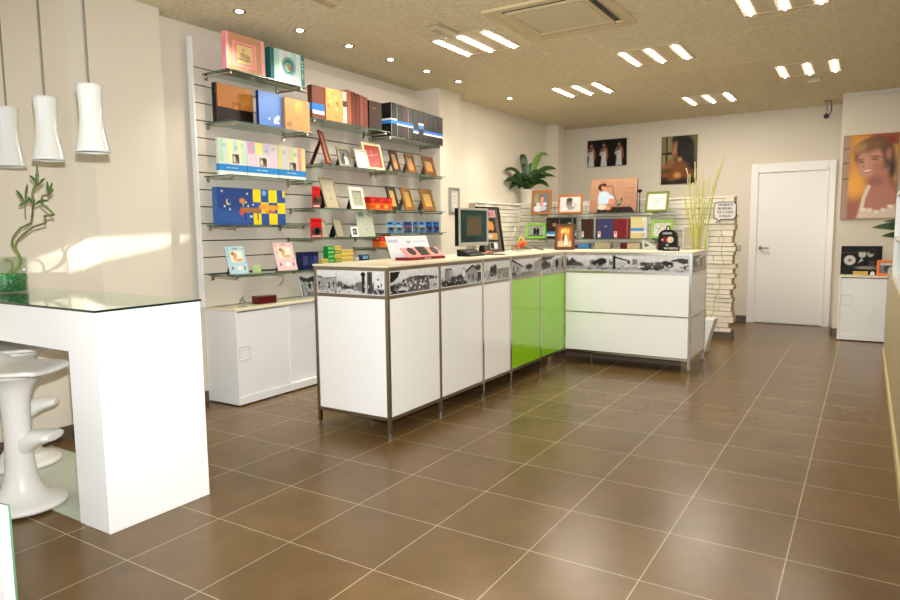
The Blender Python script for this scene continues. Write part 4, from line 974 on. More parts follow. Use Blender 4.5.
# hanging frame on the pilaster
pframe('slim silver frame with a pale document hanging on the pilaster', .20,.29,(-2.419,4.505,1.49),FX,(150,150,140),[('bg',(196,196,184)),('rect',.25,.2,.75,.8,(176,176,164),.05),('rect',.4,.55,.6,.57,(120,120,112),.03),('rect',.35,.4,.65,.42,(130,130,120),.03)],bw=.032,d=-.02,lean=0,hang=True,frough=.25) if False else None
hf = thing('wall_frame', 'slim silver frame with a pale document hanging on the pilaster', 'frame', (-2.419,4.53,1.49), FX)
M_sil = mat('aged_silver', (168,168,160), .3, metal=.6)
m = MB()
for a, b, c, d in ((-.105,0,.105,.025),(-.105,.265,.105,.29),(-.105,.025,-.078,.265),(.078,.025,.105,.265)): m.box(a,-.022,b,c,0,d)
m.build('frame', M_sil, hf, bevel=.004)
paint('document', .158, .242, [('bg',(190,190,178)),('rect',.2,.15,.8,.85,(204,204,192),.05),('rect',.36,.55,.64,.57,(110,110,104),.03),('rect',.3,.4,.7,.42,(130,130,120),.03),('ell',.5,.7,.08,.05,(130,130,124),.03)], hf, .004, .3, y=-.012, z0=.024)

# ---- on top of the near cabinet
cb = thing('wooden_box', 'small dark red lacquered wooden box on the near cabinet', 'box', (-2.50,1.77,.7405), FX-.15)
MB().box(-.085,-.045,0,.085,.045,.045).build('body', cmat((84,20,18),.2), cb, bevel=.003)
MB().box(-.087,-.047,.0455,.087,.047,.062).build('lid', cmat((96,26,22),.2), cb, bevel=.003)
cs = thing('crystal_ornament', 'small clear crystal ornament on the near cabinet beside the red box', 'ornament', (-2.46,1.515,.7405), .3)
cgm = glass_mat('crystal', (235,240,240), .35)
MB().box(-.03,-.02,0,.03,.02,.012).build('base', cgm, cs, bevel=.002)
for dx, dz, r0 in ((-.014,.045,.013),(.012,.035,.014),(.0,.062,.012)):
    MB().ball((dx,0,dz), r0, r0, r0*1.2, 8, 6).build('crystal', cgm, cs)
pb = thing('photo_board', 'black and white photo board leaning on the wall at the end of the near cabinet', 'photo', (-2.52,2.32,.7405), FX)
MB().box(-.10,0,0,.08,.008,.19).build('board', cmat((226,226,222)), pb, rot=(-.22,0,0), loc=(0,0,.003))
paint('board_print', .172, .186, street(33,'alley')[:-1]+[('poly',[(0,1),(.5,.86),(1,.95),(1,.7),(.5,.66),(0,.8)],(60,60,60)),('noise',.2,10)], pb, .004, .3, y=-.0007, x0=-.098, z0=.002, rot=(-.22,0,0), loc=(0,0,.003))

# ================================================================== THINGS ON THE COUNTER
# open display card with lenses
dc = thing('display_card', 'open white display folder with red base and round black samples on the counter', 'display', (-1.20,2.16,ZW), FX-.04)
MB().box(-.235,-.02,0,.225,.10,.02).build('tray', cmat((120,22,22),.3), dc, bevel=.002)
RI = (math.radians(40),0,0); LI = (0,-.012,.021)
MB().box(-.225,0,0,.215,.10,.003).build('insert', cmat((226,140,130),.4), dc, rot=RI, loc=LI)
for x, w_ in ((-.13,0),(.15,0)):
    MB().lathe([(.040,.0032),(.040,.006)], 28, c=(x,.060,0)).build('round_sample', M_black, dc, rot=RI, loc=LI)
MB().box(-.05,.015,.0032,.05,.105,.007).build('square_sample', cmat((24,34,24),.3), dc, rot=RI, loc=LI)
MB().box(.06,.015,.0032,.075,.105,.006).build('gold_strip', cmat((176,140,80),.3), dc, rot=RI, loc=LI)
MB().box(-.27,0,0,.225,.003,.175).build('back_flap', M_white, dc, rot=(-.35,0,0), loc=(0,.101,.008))
paint('flap_print', .49, .16, [('grad',(232,234,236),(222,226,232)),('rect',.03,.78,.25,.90,(176,186,206),.08),('ell',.5,.78,.05,.05,(160,160,170),.05),('rect',.62,.76,.95,.84,(196,204,220),.05),('noise',.03,10)], dc, .004, .25, y=-.0006, x0=-.267, z0=.003, rot=(-.35,0,0), loc=(0,.101,.008))
text_mesh('tray_lettering', 'One touch', .018, cmat((236,220,214)), dc, (.0,-.0206,.010), ext=.0002)
# monitor
mo = thing('monitor', 'silver framed computer monitor standing on the counter', 'monitor', (-1.40,3.215,ZW), FX)
MB().box(-.255,0,.075,.255,.04,.40).build('casing', M_black, mo, bevel=.004)
M_msil = mat('silver_plastic', (176,176,170), .3, metal=.3)
m = MB()
for a, b, c, d in ((-.258,.072,.258,.104),(-.258,.385,.258,.403),(-.258,.104,-.235,.385),(.235,.104,.258,.385)): m.box(a,-.010,b,c,-.0005,d)
m.build('bezel', M_msil, mo, bevel=.003)
paint('screen', .468, .279, [('grad',(14,46,46),(22,58,54)),('rect',.24,.20,.80,.80,(44,72,56)),('rect',.25,.22,.79,.78,(84,76,58)),('rect',.24,.80,.80,.84,(50,84,76)),('rect',.08,.10,.9,.14,(12,40,42)),('ell',.75,.26,.03,.01,(20,30,30),.02)], mo, .004, .1, y=-.002, z0=.105)
MB().box(-.04,.041,.0,.04,.06,.24).box(-.12,-.03,0,.12,.10,.012).build('stand', M_msil, mo, bevel=.003)
# pen pad beside the monitor
dp = thing('signature_pad', 'small black signature pad tilted on the counter in front of the monitor', 'pad', (-1.18,2.80,ZW), FX)
MB().prism([(-.06,0),(.07,0),(.07,.055),(.05,.055),(-.06,.012)], 'x', -.12, .12).build('body', M_black, dp, bevel=.003)
MB().box(-.09,-.02,0,.09,.03,.001).build('screen', cmat((30,34,40),.1), dp, rot=(math.radians(21),0,0), loc=(0,0,.0375))
mp_ = tag(MB().lathe([(.001,0),(.12,0),(.12,.005),(.001,.005)], 32, caps=False, sy=.6).build('mouse_mat', cmat((30,30,28),.6)), 'flat black oval mat on the counter in front of the monitor', 'mat'); mp_.location = (-1.16,3.12,ZW)
hnd = tag(MB().tube([(-.03,0,.012),(.0,.0,.018),(.05,.01,.014)], [.008,.013,.009], 10).build('stapler', cmat((176,120,90),.4)), 'small tan stapler lying on the black oval mat', 'stapler'); hnd.location = (-1.16,3.05,ZW+.006); hnd.rotation_euler = (0,0,1.1)
# multi photo frame
mf = thing('multi_photo_frame', 'tall black frame with four small photos standing behind the monitor', 'frame', (-1.41,3.615,ZW), FX-.12)
th = math.radians(9); R = (-th,0,0)
m = MB(); W_, H_ = .37, .43
ops = [(.08,.325,.28,.395),(.11,.195,.245,.305),(.10,.115,.27,.180),(.12,.022,.26,.095)]
MB().box(-W_/2,0.002,0,W_/2,.020,H_).build('frame', M_black, mf, rot=R, loc=(0,0,.004), bevel=.003)
MB().box(-W_/2+.04,-.002,.0,W_/2-.055,.0015,H_-.02).build('mount', cmat((96,84,80),.6), mf, rot=R, loc=(0,0,.004))
for i, (a, b, c, d) in enumerate(ops):
    MB().box(a-W_/2-.012,-.005,b-.008,c-W_/2+.012,-.0025,d+.008).build('photo_border', M_black, mf, rot=R, loc=(0,0,.004))
    pcs = [[('bg',(176,160,160)),('ell',.35,.5,.2,.35,(90,60,56),.1),('ell',.7,.5,.2,.35,(200,120,120),.1),('noise',.2,5)],
           [('bg',(60,40,24)),('ell',.35,.5,.2,.4,(214,150,84),.1),('ell',.65,.45,.2,.4,(206,140,80),.1),('noise',.15,5)],
           [('bg',(170,150,110)),('ell',.3,.5,.25,.3,(216,206,180),.1),('ell',.7,.5,.2,.3,(206,140,80),.1),('noise',.15,5)],
           [('bg',(150,150,150)),('ell',.3,.5,.2,.4,(30,30,32),.1),('ell',.7,.5,.2,.4,(226,226,222),.1)]][i]
    paint('photo', c-a, d-b, pcs, mf, .004, .3, y=-.0056, x0=a-W_/2, z0=b, rot=R, loc=(0,0,.004), seed=i+1)
MB().prism([(.068,.30),(.072,.30),(.14,.0008),(.13,.0008)], 'x', -.06, .06).build('easel_back', M_dark, mf)
# cup with colourful flowers
cu = thing('colourful_ornament', 'small square glass holder with orange and green ornaments on the counter', 'ornament', (-1.28,3.93,ZW), FX)
m = MB()
for a, b, c, d in ((-.12,-.05,.12,-.047),(-.12,.047,.12,.05),(-.12,-.047,-.117,.047),(.117,-.047,.12,.047)): m.box(a,b,.0,c,d,.05)
m.build('holder', glass_mat('vase_glass'), cu)
oc = [(226,84,30),(236,140,40),(70,170,70),(60,120,180),(220,60,40),(240,190,60),(226,110,50),(120,190,80)]
q = random.Random(4)
for i in range(8):
    m = MB(); cx_, cz_ = (-.07+.02*i+q.uniform(-.01,.01)), .045+q.uniform(0,.08)
    for k_ in range(5):
        a = 2*PI*k_/5; m.ball((cx_+.018*math.cos(a), q.uniform(-.02,.02), cz_+.018*math.sin(a)), .015, .009, .015, 8, 6)
    m.tube([(cx_,0,.002),(cx_,0,cz_)], .002, 5)
    m.build('flower', cmat(oc[i],.4), cu, smooth=True)
MB().tube([(-.09,0,.01),(-.11,0,.10)], .002, 5).tube([(.09,0,.01),(.10,0,.09)], .002, 5).build('stick', cmat((120,100,60)), cu)
# dark leaf ornament
lf = thing('desk_leaf_ornament', 'thin grey metal leaf lying raised on the counter left of the wedding photo', 'ornament', (-1.22,4.20,ZW), FX-.3)
m = MB(); m.tube([(-.11,0,.045),(-.05,0,.032),(.04,0,.012),(.09,0,.004)], [.003,.014,.008,.003], 8); m.build('leaf', cmat((104,100,90),.35), lf, smooth=True)
MB().box(.03,-.03,0,.12,.03,.0035).build('base', cmat((224,214,180)), lf)
# wedding photo in brown frame
pframe('brown wooden frame with a glowing wedding couple photo on the counter corner', .205,.262,(-1.03,4.40,ZW),.12,(92,64,42),
  [('grad',(206,160,110),(190,120,50)),('rect',0,0,1,.30,(214,186,146),.1),('ell',.28,.78,.14,.10,(250,214,120),.1),('ell',.72,.78,.14,.10,(250,200,100),.1),('rect',.0,.3,.22,.95,(176,96,40),.1),('rect',.8,.3,1,.95,(170,90,36),.1),('rect',.42,.72,.56,.92,(236,196,110),.06),('ell',.40,.45,.07,.20,(90,50,30),.06),
   ('poly',[(.52,.62),(.60,.62),(.72,.12),(.44,.12)],(250,240,216),.04),('ell',.56,.62,.04,.05,(196,140,90),.03),('ell',.41,.64,.04,.045,(150,100,60),.03)],bw=.03,lean=8,inner=(140,104,70))
# black bag stand with sign
bs_ = thing('rounded_case', 'small black rounded case with red and cream window on the end of the counter', 'case', (-.035,4.50,ZW), .02)
ptsb = [(-.088,0),(.088,0),(.088,.12),(.082,.155),(.062,.18),(.03,.195),(-.03,.195),(-.062,.18),(-.082,.155),(-.088,.12)]
MB().prism(ptsb, 'y', 0, .06).build('body', M_black, bs_, bevel=.006)
MB().tube([(-.016,.03,.196),(-.012,.03,.225),(.0,.03,.232),(.012,.03,.225),(.016,.03,.196)], .006, 8).build('handle', M_black, bs_)
paint('window', .125, .07, [('bg',(30,12,12)),('ell',.32,.5,.26,.42,(110,24,26),.05),('ell',.14,.5,.06,.12,(214,190,180),.05),('ell',.72,.5,.24,.42,(216,186,150),.05),('ell',.66,.56,.08,.14,(236,214,190),.05),('ell',.82,.42,.06,.10,(170,120,90),.05)], bs_, .003, .2, y=-.0008, z0=.065)
MB().box(-.042,-.0022,.152,.042,-.0006,.170).build('name_strip', cmat((150,156,156)), bs_)
MB().box(-.012,-.004,.0,.012,-.0012,.062).build('strap', cmat((150,146,140)), bs_)
sg = thing('name_plate', 'small black plate with white letters in front of the black case', 'sign', (.035,4.36,ZW), .02)
MB().box(-.075,0,0,.075,.012,.044).build('plate', M_black, sg, bevel=.002)
text_mesh('lettering', 'W-VISION', .028, cmat((206,206,200)), sg, (.0,-.0008,.022), ext=.0003)

# ================================================================== SHELVES ON THE STONE PARTITION
YS = 6.30
def shelf2(x0, x1, z, d, label):
    t = thing('wall_shelf', label, 'shelf', ((x0+x1)/2, YS-.0235, z), 0, 'glass shelves on the stone partition')
    w = (x1-x0)/2
    MB().box(-w,-d,-.008,w,-.001,-.0003).build('glass', M_glass, t)
    MB().box(-w,-d-.0008,-.008,w,-d-.0001,-.0003).build('edge', M_edge, t)
    for xx in (-w*.75, w*.75):
        MB().box(xx-.02,-.012,-.05,xx+.02,-.0005,-.0085).tube([(xx,-.005,-.016),(xx,-d*.9,-.016)], .006, 8).build('bracket', M_chrome, t)
    return t
Z1, Z2, Z3 = 1.492, 1.180, 1.056
shelf2(-2.30,-.36,Z1,.24,'upper glass shelf on the stone partition, under the saxophone picture')
shelf2(-2.30,-.36,Z2,.24,'lower glass shelf on the stone partition, under the row of albums')
shelf2(-2.30,-.36,Z3,.24,'lowest glass shelf on the stone partition, almost hidden by the counter')
YI = 6.07
pframe('orange wood frame with a photo of a small girl in a white dress', .285,.315,(-2.055,YI+.02,Z1),.0,(168,104,56),
  [('grad',(96,100,104),(120,124,120)),('rect',0,.5,.3,1,(150,150,110),.2),('ell',.48,.72,.14,.15,(110,60,36),.05),('ell',.52,.68,.10,.13,(226,160,130),.04),('ell',.5,.38,.22,.16,(214,150,120),.06),('ell',.28,.18,.28,.16,(216,220,226),.06),('ell',.62,.20,.22,.12,(190,196,206),.06),('ell',.72,.42,.12,.08,(220,224,228),.05),('ell',.26,.42,.10,.07,(220,224,228),.05)],bw=.034,lean=8,seed=3)
pframe('orange wood frame with a black and white baby portrait, tilted a little', .32,.245,(-1.655,YI+.02,Z1),.10,(180,104,52),
  [('grad',(206,204,198),(214,212,206)),('ell',.45,.60,.16,.24,(120,112,104),.05),('ell',.46,.80,.15,.12,(60,56,54),.05),('ell',.40,.62,.025,.03,(50,46,44),.03),('ell',.52,.62,.025,.03,(50,46,44),.03),('ell',.48,.28,.24,.14,(150,144,136),.07),('ell',.25,.22,.14,.10,(226,224,220),.06),('ell',.75,.48,.09,.03,(150,150,146),.04,-.7)],bw=.026,lean=9,seed=4)
sx = thing('saxophone_canvas', 'large canvas photo of a toddler in a pale blue shirt holding a saxophone', 'picture', (-1.10,YI+.03,Z1+.001), .03)
th = math.radians(6)
MB().box(-.29,0,0,.29,.035,.412).build('canvas', cmat((60,40,34)), sx, rot=(-th,0,0), loc=(0,0,.006))
paint('canvas_print', .578, .41, [('grad',(160,118,92),(180,136,108)),('noise',.12,9),('rect',.78,.70,.92,.715,(110,80,66),.03),('rect',.70,.45,.84,.46,(130,96,80),.03),('rect',.84,.55,.96,.56,(130,96,80),.03),('rect',.2,.9,.3,.93,(140,100,80),.04),
   ('poly',[(.16,.0),(.16,.08),(.30,.16),(.88,.16),(.97,.0)],(36,26,24),.02),('ell',.24,.76,.075,.10,(50,30,24),.02),('ell',.285,.75,.05,.075,(216,130,100),.02),('ell',.30,.83,.045,.05,(46,28,24),.02),
   ('poly',[(.20,.62),(.34,.64),(.46,.50),(.52,.46),(.50,.40),(.42,.42),(.40,.26),(.18,.24),(.17,.45)],(186,206,222),.03),('ell',.46,.32,.06,.07,(214,130,100),.03),('ell',.55,.36,.05,.05,(206,130,100),.03),('ell',.27,.16,.10,.08,(214,200,180),.03),('ell',.40,.12,.06,.05,(206,140,110),.03),
   ('line',[(.33,.77),(.44,.80),(.48,.76),(.50,.60),(.55,.40),(.60,.22)],.022,(50,56,50)),('line',[(.60,.20),(.66,.24),(.68,.40)],.05,(48,50,44)),('ell',.58,.30,.03,.10,(120,120,100),.03),('ell',.66,.30,.03,.06,(130,126,100),.03)], sx, .0042, .3, y=-.0008, z0=.001, rot=(-th,0,0), loc=(0,0,.006), seed=6)
MB().prism([(.075,.33),(.078,.33),(.15,.0005),(.14,.0005)], 'x', -.08, .08).build('easel_back', M_dark, sx)
of = pframe('olive green frame with a printed white notice', .28,.245,(-.575,YI+.02,Z1),-.14,(124,132,46),[('bg',(226,226,222)),('rect',.15,.74,.85,.765,(120,120,124),.03),('rect',.2,.58,.8,.6,(130,130,130),.03),('rect',.2,.43,.82,.45,(130,130,130),.03),('rect',.3,.27,.7,.29,(130,130,130),.03)],bw=.026,lean=12,pr=.15,mount=(224,226,220))
bd = thing('bird_ornament', 'small dark ornament between the saxophone canvas and the olive frame', 'ornament', (-.775,YI+.05,Z1+.0005))
MB().tube([(0,0,0),(0,0,.235)], .005, 8).lathe([(.022,0),(.022,.006)], 14).build('stem', M_black, bd)
MB().ball((0,0,.255), .028, .014, .022, 12, 8).build('head', M_black, bd, smooth=True)
stk = tag(MB().tube([(0,0,0),(-.012,0,.10)], [.005,.004], 8).build('incense_stick', cmat((70,64,56))), 'short dark stick standing between the two orange wood frames', 'stick'); stk.location = (-1.865,YI+.06,Z1+.0008)
# second shelf
def limef(x, w, h, label, z, L, seed): pframe(label, w, h, (x, YI+.01, z), .03, (140,196,60), L, bw=.028, lean=9, seed=seed)
limef(-2.125,.27,.20,'lime green frame with a couple photo, beside the black albums', Z2, [('bg',(150,160,150)),('noise',.5,9),('ell',.42,.45,.10,.35,(24,20,22),.05),('ell',.62,.45,.10,.35,(40,20,22),.05),('rect',0,0,1,.15,(90,96,90),.1)], 5)
limef(-.50,.25,.215,'lime green frame with a grey sketch, behind the black case', Z2, [('bg',(206,204,190)),('noise',.3,10),('line',[(.1,.7),(.3,.5),(.5,.8),(.7,.5),(.9,.75)],.03,(110,90,90)),('line',[(.2,.2),(.4,.6),(.6,.4),(.8,.2)],.03,(96,120,96))], 6)
def al2(x0, x1, top, col, label, layers=None, band=None, seed=1):
    return flat_album(label, x0, x1, 0, Z2, top-Z2, .035, col, layers or [('bg',col),('noise',.12,14)], band, rz=0, loc=((x0+x1)/2, YI, Z2+.0005), seed=seed)
tagL = lambda c: [('bg',c),('noise',.08,14),('rect',.03,.06,.22,.36,(224,214,204),.02),('rect',.06,.24,.19,.32,(206,60,50),.02)]
al2(-1.965,-1.785,1.445,(30,26,26),'black album with a blue band, left one behind the brown wedding frame',[('bg',(34,28,28)),('rect',.1,.1,.9,.9,(44,34,32)),('rect',.5,.6,.75,.75,(170,120,80),.04),('rect',0,.12,1,.22,(206,214,220),.02),('rect',0,.22,1,.34,(60,130,190),.02)])
al2(-1.775,-1.555,1.443,(22,26,24),'black album with a blue band, right one behind the brown wedding frame',[('bg',(24,30,28)),('rect',.5,.55,.68,.78,(170,130,90),.04),('rect',0,.14,1,.24,(206,214,220),.02),('rect',0,.24,1,.40,(60,140,200),.02),('rect',.74,0,.78,1,(140,140,140),.02)])
al2(-1.49,-1.335,1.425,(56,34,26),'dark brown album with a price tag and a stitched edge', tagL((58,36,28)), seed=2)
al2(-1.328,-1.288,1.422,(24,18,18),'thin black album with a stitched white spine', [('bg',(24,18,18)),('rect',.3,.03,.45,.97,(206,206,206),.15)], seed=3)
al2(-1.28,-1.085,1.422,(52,54,92),'navy blue album with a price tag', tagL((58,60,98))+[('ell',.55,.62,.06,.03,(200,196,180),.03)], seed=4)
al2(-1.075,-.872,1.419,(110,28,34),'burgundy album with a price tag', tagL((116,32,38))+[('rect',.82,.02,.86,.98,(160,120,120),.03)], seed=5)
al2(-.865,-.665,1.440,(214,196,140),'cream album with a pale blue paper band', [('bg',(216,200,146)),('rect',0,.34,1,.48,(80,140,196),.03),('rect',.8,0,1,1,(206,206,200),.02),('ell',.78,.88,.05,.07,(246,246,240),.03),('ell',.76,.16,.04,.04,(150,130,80),.03),('rect',0,.26,1,.33,(226,222,210),.03)], seed=6)
# lowest shelf
for (x0, x1, h_, c, lb) in ((-1.53,-1.385,.06,(70,130,180),'small blue packet on the lowest shelf of the stone partition'),(-1.72,-1.54,.045,(110,30,28),'flat dark red box on the lowest shelf beside the blue packet'),(-1.31,-1.11,.075,(176,162,130),'beige envelope leaning on the lowest shelf of the stone partition'),(-.985,-.905,.07,(100,20,30),'small dark red booklet on the lowest shelf'),(-.90,-.745,.068,(196,176,140),'cream booklet with red letters on the lowest shelf')):
    t = tag(MB().box(-(x1-x0)/2,0,0,(x1-x0)/2,.10,h_).build('flat_box' if h_ < .05 else 'packet', cmat(c), bevel=.002), lb, 'package'); t.location = ((x0+x1)/2, YI-.01, Z3+.0005)
tc = thing('folded_card', 'white folded card with a green triangle on the lowest shelf', 'card', (-.64,YI,Z3+.0005), .1)
MB().prism([(-.075,0),(.085,0),(.085,.035),(-.085,.12)], 'y', 0, .002).build('card', cmat((228,226,214)), tc)
MB().prism([(-.05,.02),(-.05,.075),(.01,.04)], 'y', -.0012, -.0004).build('green_triangle', cmat((70,110,80)), tc)
oj = tag(MB().ball((0,0,.035), .05, .03, .035, 14, 8).build('orange_pouch', cmat((190,110,60),.5), smooth=True), 'small orange pouch beside the black case on the shelf', 'pouch'); oj.location = (-.50,YI-.02,Z3+.0005)
# white frame on the stone wall
wf_ = thing('wall_frame', 'white framed blank pinboard behind the tall yellow green stalks', 'frame', (-.155,YS-.024,1.062), 0)
m = MB()
for a, b, c, d in ((-.142,0,.142,.016),(-.142,.24,.142,.256),(-.142,.016,-.126,.24),(.126,.016,.142,.24)): m.box(a,-.018,b,c,0,d)
m.build('frame', cmat((236,232,220)), wf_, bevel=.002)
MB().box(-.126,-.008,.016,.126,-.001,.24).build('board', cmat((206,194,160)), wf_)
# speech bubble sign
sp = thing('speech_bubble_sign', 'white speech bubble sign with a dark outline and four lines of capitals', 'sign', (.165,YS-.033,1.345), 0)
def rr(w, h, r, z0, n=6):
    P = []
    for cx_, cz_, a0 in ((w/2-r, z0+r, -PI/2), (w/2-r, z0+h-r, 0), (-w/2+r, z0+h-r, PI/2), (-w/2+r, z0+r, PI)):
        for i in range(n+1): P.append((cx_+r*math.cos(a0+PI/2*i/n), cz_+r*math.sin(a0+PI/2*i/n)))
    return P
def bub(g, y0, y1, m):
    P = rr(.246-2*g, .205-2*g, .045-g*.6, .045+g)
    # insert the tail between bottom-left corner end and bottom-right corner start
    P = P+[(-.075+g*.8, .045+g), (-.105+g*2.2, .005+g*2.2), (-.03-g*.6, .045+g)]
    m.prism(P, 'y', y0, y1)
m = MB(); bub(0, 0, .008, m); m.build('outline', cmat((52,46,50)), sp)
m = MB(); bub(.009, -.0015, -.0002, m); m.build('face', cmat((226,222,214)), sp)
for i, tx in enumerate(('TRABAJOS', 'BURBUJA,', 'YA Y CON', 'O ELLO')):
    text_mesh('lettering', tx, .036, cmat((50,44,48)), sp, (.002,-.0022,.215-.043*i), ext=.0004)

# ================================================================== PLANTS
def blade(m, pts, w_, up=Vector((0,0,1)), n=10, tip=1.0, m_=0):
    # leaf along a quadratic bezier
    p0, p1, p2 = [Vector(p) for p in pts]; vs = []
    for i in range(n+1):
        a = i/n; c = p0*(1-a)**2+p1*2*a*(1-a)+p2*a*a; d = (p1-p0)*(1-a)+(p2-p1)*a; d.normalize()
        s = d.cross(up)
        if s.length < 1e-3: s = Vector((1,0,0))
        s.normalize(); nn = s.cross(d); q = w_*math.sin(PI*min(1,(a*.94+.06)))**.75
        vs += [c-s*q+nn*q*.25, c, c+s*q+nn*q*.25]
    fs = []
    for i in range(n):
        fs += [(3*i,3*i+1,3*i+4,3*i+3), (3*i+1,3*i+2,3*i+5,3*i+4)]
    m.add(vs, fs, m_)
pp = thing('potted_peace_lily', 'leafy peace lily in a small white pot on top of the stone partition', 'plant', (-2.40,6.40,ZST+.0005))
MB().lathe([(.001,0),(.062,0),(.066,.01),(.092,.165),(.098,.17),(.098,.185),(.088,.185),(.085,.165),(.001,.16)], 32, caps=False).build('pot', mat('white_ribbed_pot',(224,220,208),.4,noise=.06,nscale=60,bump=.5), pp, smooth=True)
M_lily = mat('lily_leaf', (44,72,30), .35, noise=.3, nscale=15); M_lily2 = mat('lily_leaf_light', (96,136,56), .4)
q = random.Random(12)
spec = [(-.44,.02,.24,.05),(-.38,-.06,.10,.06),(-.30,.05,.16,.06),(-.26,-.10,.0,.06),(-.14,.06,.44,.06),(-.04,-.05,.34,.06),(.10,.04,.30,.07),(.34,-.06,.44,.055),(.42,.05,.26,.05),(.44,-.04,.16,.04),(.30,.08,.04,.05),(.34,-.09,.20,.04),(.16,-.12,.10,.07),(-.12,-.12,.08,.07),(.05,-.14,.14,.075),(.0,.10,.22,.07),(-.2,.12,.18,.055),(.22,.12,.16,.055),(.12,-.08,.02,.07),(-.08,-.10,.02,.07),(.20,-.04,.22,.06)]
for i, (dx, dy, dz, w_) in enumerate(spec):
    if dx < -.10: dy = dy+(dx+.10)*1.45; dx = -.10
    m = MB(); b0 = Vector((dx*.08, dy*.08, .165)); tip = Vector((dx, dy, .17+dz)); mid = Vector((dx*.5, dy*.5, .17+max(dz, .1)*1.1+.07))
    st0 = b0.lerp(mid, .30)
    m.tube([b0, b0.lerp(mid,.2)+Vector((0,0,.01)), st0], .0045, 6, 0)
    blade(m, (st0, mid, tip), w_*.85, up=Vector((.45,-.75,.55)))
    m.build('leaf', M_lily2 if i == 7 else M_lily, pp, smooth=True)
# tall planter with yellow green stalks behind the counter end
pt = thing('tall_planter', 'white tapered floor planter behind the end of the counter', 'planter', (.155,5.30,0))
MB().prism([(-.05,0),(.03,0),(.125,.37),(-.125,.37)], 'y', -.11, .11).build('pot', M_white, pt, bevel=.003)
M_st1 = mat('lime_stalk', (188,206,84), .5); M_st2 = mat('pale_willow_twig', (216,198,140), .55)
tw = thing('decorative_stalks', 'tall curly yellow green and straw coloured stalks standing in the white planter', 'plant', (.155,5.30,.3705))
q = random.Random(21)
tops = [(-.235,1.38,0),(-.20,1.56,1),(-.16,1.50,0),(-.11,1.62,1),(-.07,1.52,1),(-.03,1.60,1),(.0,1.44,1),(.10,1.58,0),(.14,1.66,0),(-.13,1.35,0),(-.18,1.25,0),(-.02,1.38,0),(.03,1.30,1),(-.09,1.30,0),(-.22,1.30,1),(-.15,1.42,1),(-.05,1.46,0),(.02,1.52,1),(.06,1.40,0),(-.12,1.55,0),(-.19,1.18,1),(-.01,1.22,0)]
for i, (dx, tz, kd) in enumerate(tops):
    pts = []; n = 22; x0 = q.uniform(-.06,.02); y0 = q.uniform(-.06,.06); ph = q.uniform(0,6); am = .012 if kd else .007
    midx = -.09+q.uniform(-.07,.06)
    for k_ in range(n+1):
        a = k_/n
        xx = (1-a)**2*x0+2*a*(1-a)*midx+a*a*dx
        pts.append((xx+am*math.sin(a*q.uniform(13,15)+ph)*a, y0+q.uniform(-.004,.004)+.05*a*math.sin(ph), a*(tz-.02)+.001))
    MB().tube(pts, [.0062*(1-.55*k_/n)+.0015 for k_ in range(n+1)], 5).build('twig' if kd else 'stalk', M_st2 if kd else M_st1, tw, smooth=True)
pts = [(.06+.10*math.sin(a*.5)+.012*math.sin(a*5), .03, a*.20+.001) for a in [k_*.25 for k_ in range(19)]]
MB().tube(pts, .004, 5).build('twig', M_st2, tw, smooth=True)

# ================================================================== PICTURES ON THE FAR WALLS
tp = thing('bridesmaid_photo', 'wide dark photo of three women in white gowns on the back wall', 'picture', (-1.815,YB-.0205,2.235))
MB().box(-.30,0,0,.30,.02,.395).build('board', M_black, tp)
def gown(cx, s=1):
    return [('ell',cx,.80,.035*s,.07,(170,110,90),.03),('ell',cx,.87,.035*s,.05,(60,36,30),.03),('poly',[(cx-.055,.68),(cx+.045,.68),(cx+.06,.30),(cx+.075,.0),(cx-.085,.0),(cx-.06,.3)],(206,204,196),.04),('ell',cx+.075,.50,.028,.22,(150,96,76),.03,.12),('ell',cx-.03,.62,.07,.07,(130,80,66),.04,.4),('ell',cx-.06,.48,.05,.08,(180,176,168),.05)]
paint('picture', .598, .393, [('bg',(12,10,10))]+gown(.10)+gown(.43)+gown(.82)+[('noise',.06,10)], tp, .004, .35, y=-.0008, z0=.001)
wp2 = thing('woman_portrait', 'tall dark portrait of a long haired woman in profile by a window', 'picture', (-.757,YB-.0205,1.925))
MB().box(-.245,0,0,.245,.02,.672).build('board', M_black, wp2)
paint('picture', .488, .67, [('grad',(66,44,20),(104,90,54)),('rect',.0,.35,.36,1,(136,126,84),.06),('rect',.12,.38,.17,1,(18,14,12),.02),('rect',0,.62,.30,.67,(18,14,12),.02),('rect',.0,.66,.12,1,(120,112,76),.05),
   ('rect',.88,.4,1,1,(110,100,56),.08),('ell',.62,.72,.32,.30,(14,12,12),.06),('ell',.78,.45,.18,.26,(16,14,14),.08),('ell',.43,.92,.14,.10,(30,20,16),.05),('ell',.42,.72,.09,.15,(176,116,78),.05),('ell',.34,.66,.035,.04,(176,110,76),.03),('ell',.40,.60,.05,.05,(150,84,60),.04),
   ('ell',.53,.72,.10,.22,(14,12,12),.05),('ell',.52,.50,.06,.05,(196,150,100),.05),('ell',.50,.33,.26,.15,(118,68,32),.09),('ell',.20,.42,.20,.05,(134,80,38),.05,.75),('ell',.16,.19,.20,.05,(126,72,34),.05,-.15),('ell',.72,.22,.18,.10,(110,62,34),.07),('ell',.46,.17,.10,.07,(196,140,80),.07),('rect',0,0,1,.10,(30,18,14),.1),('ell',.3,.10,.1,.04,(120,70,40),.05)], wp2, .005, .35, y=-.0008, z0=.001)
br = thing('bride_portrait', 'large canvas portrait of a smiling blonde bride on the right wall', 'picture', (1.548,7.2-.0305,1.385))
MB().box(-.27,0,0,.27,.03,.955).build('canvas', cmat((150,110,80)), br)
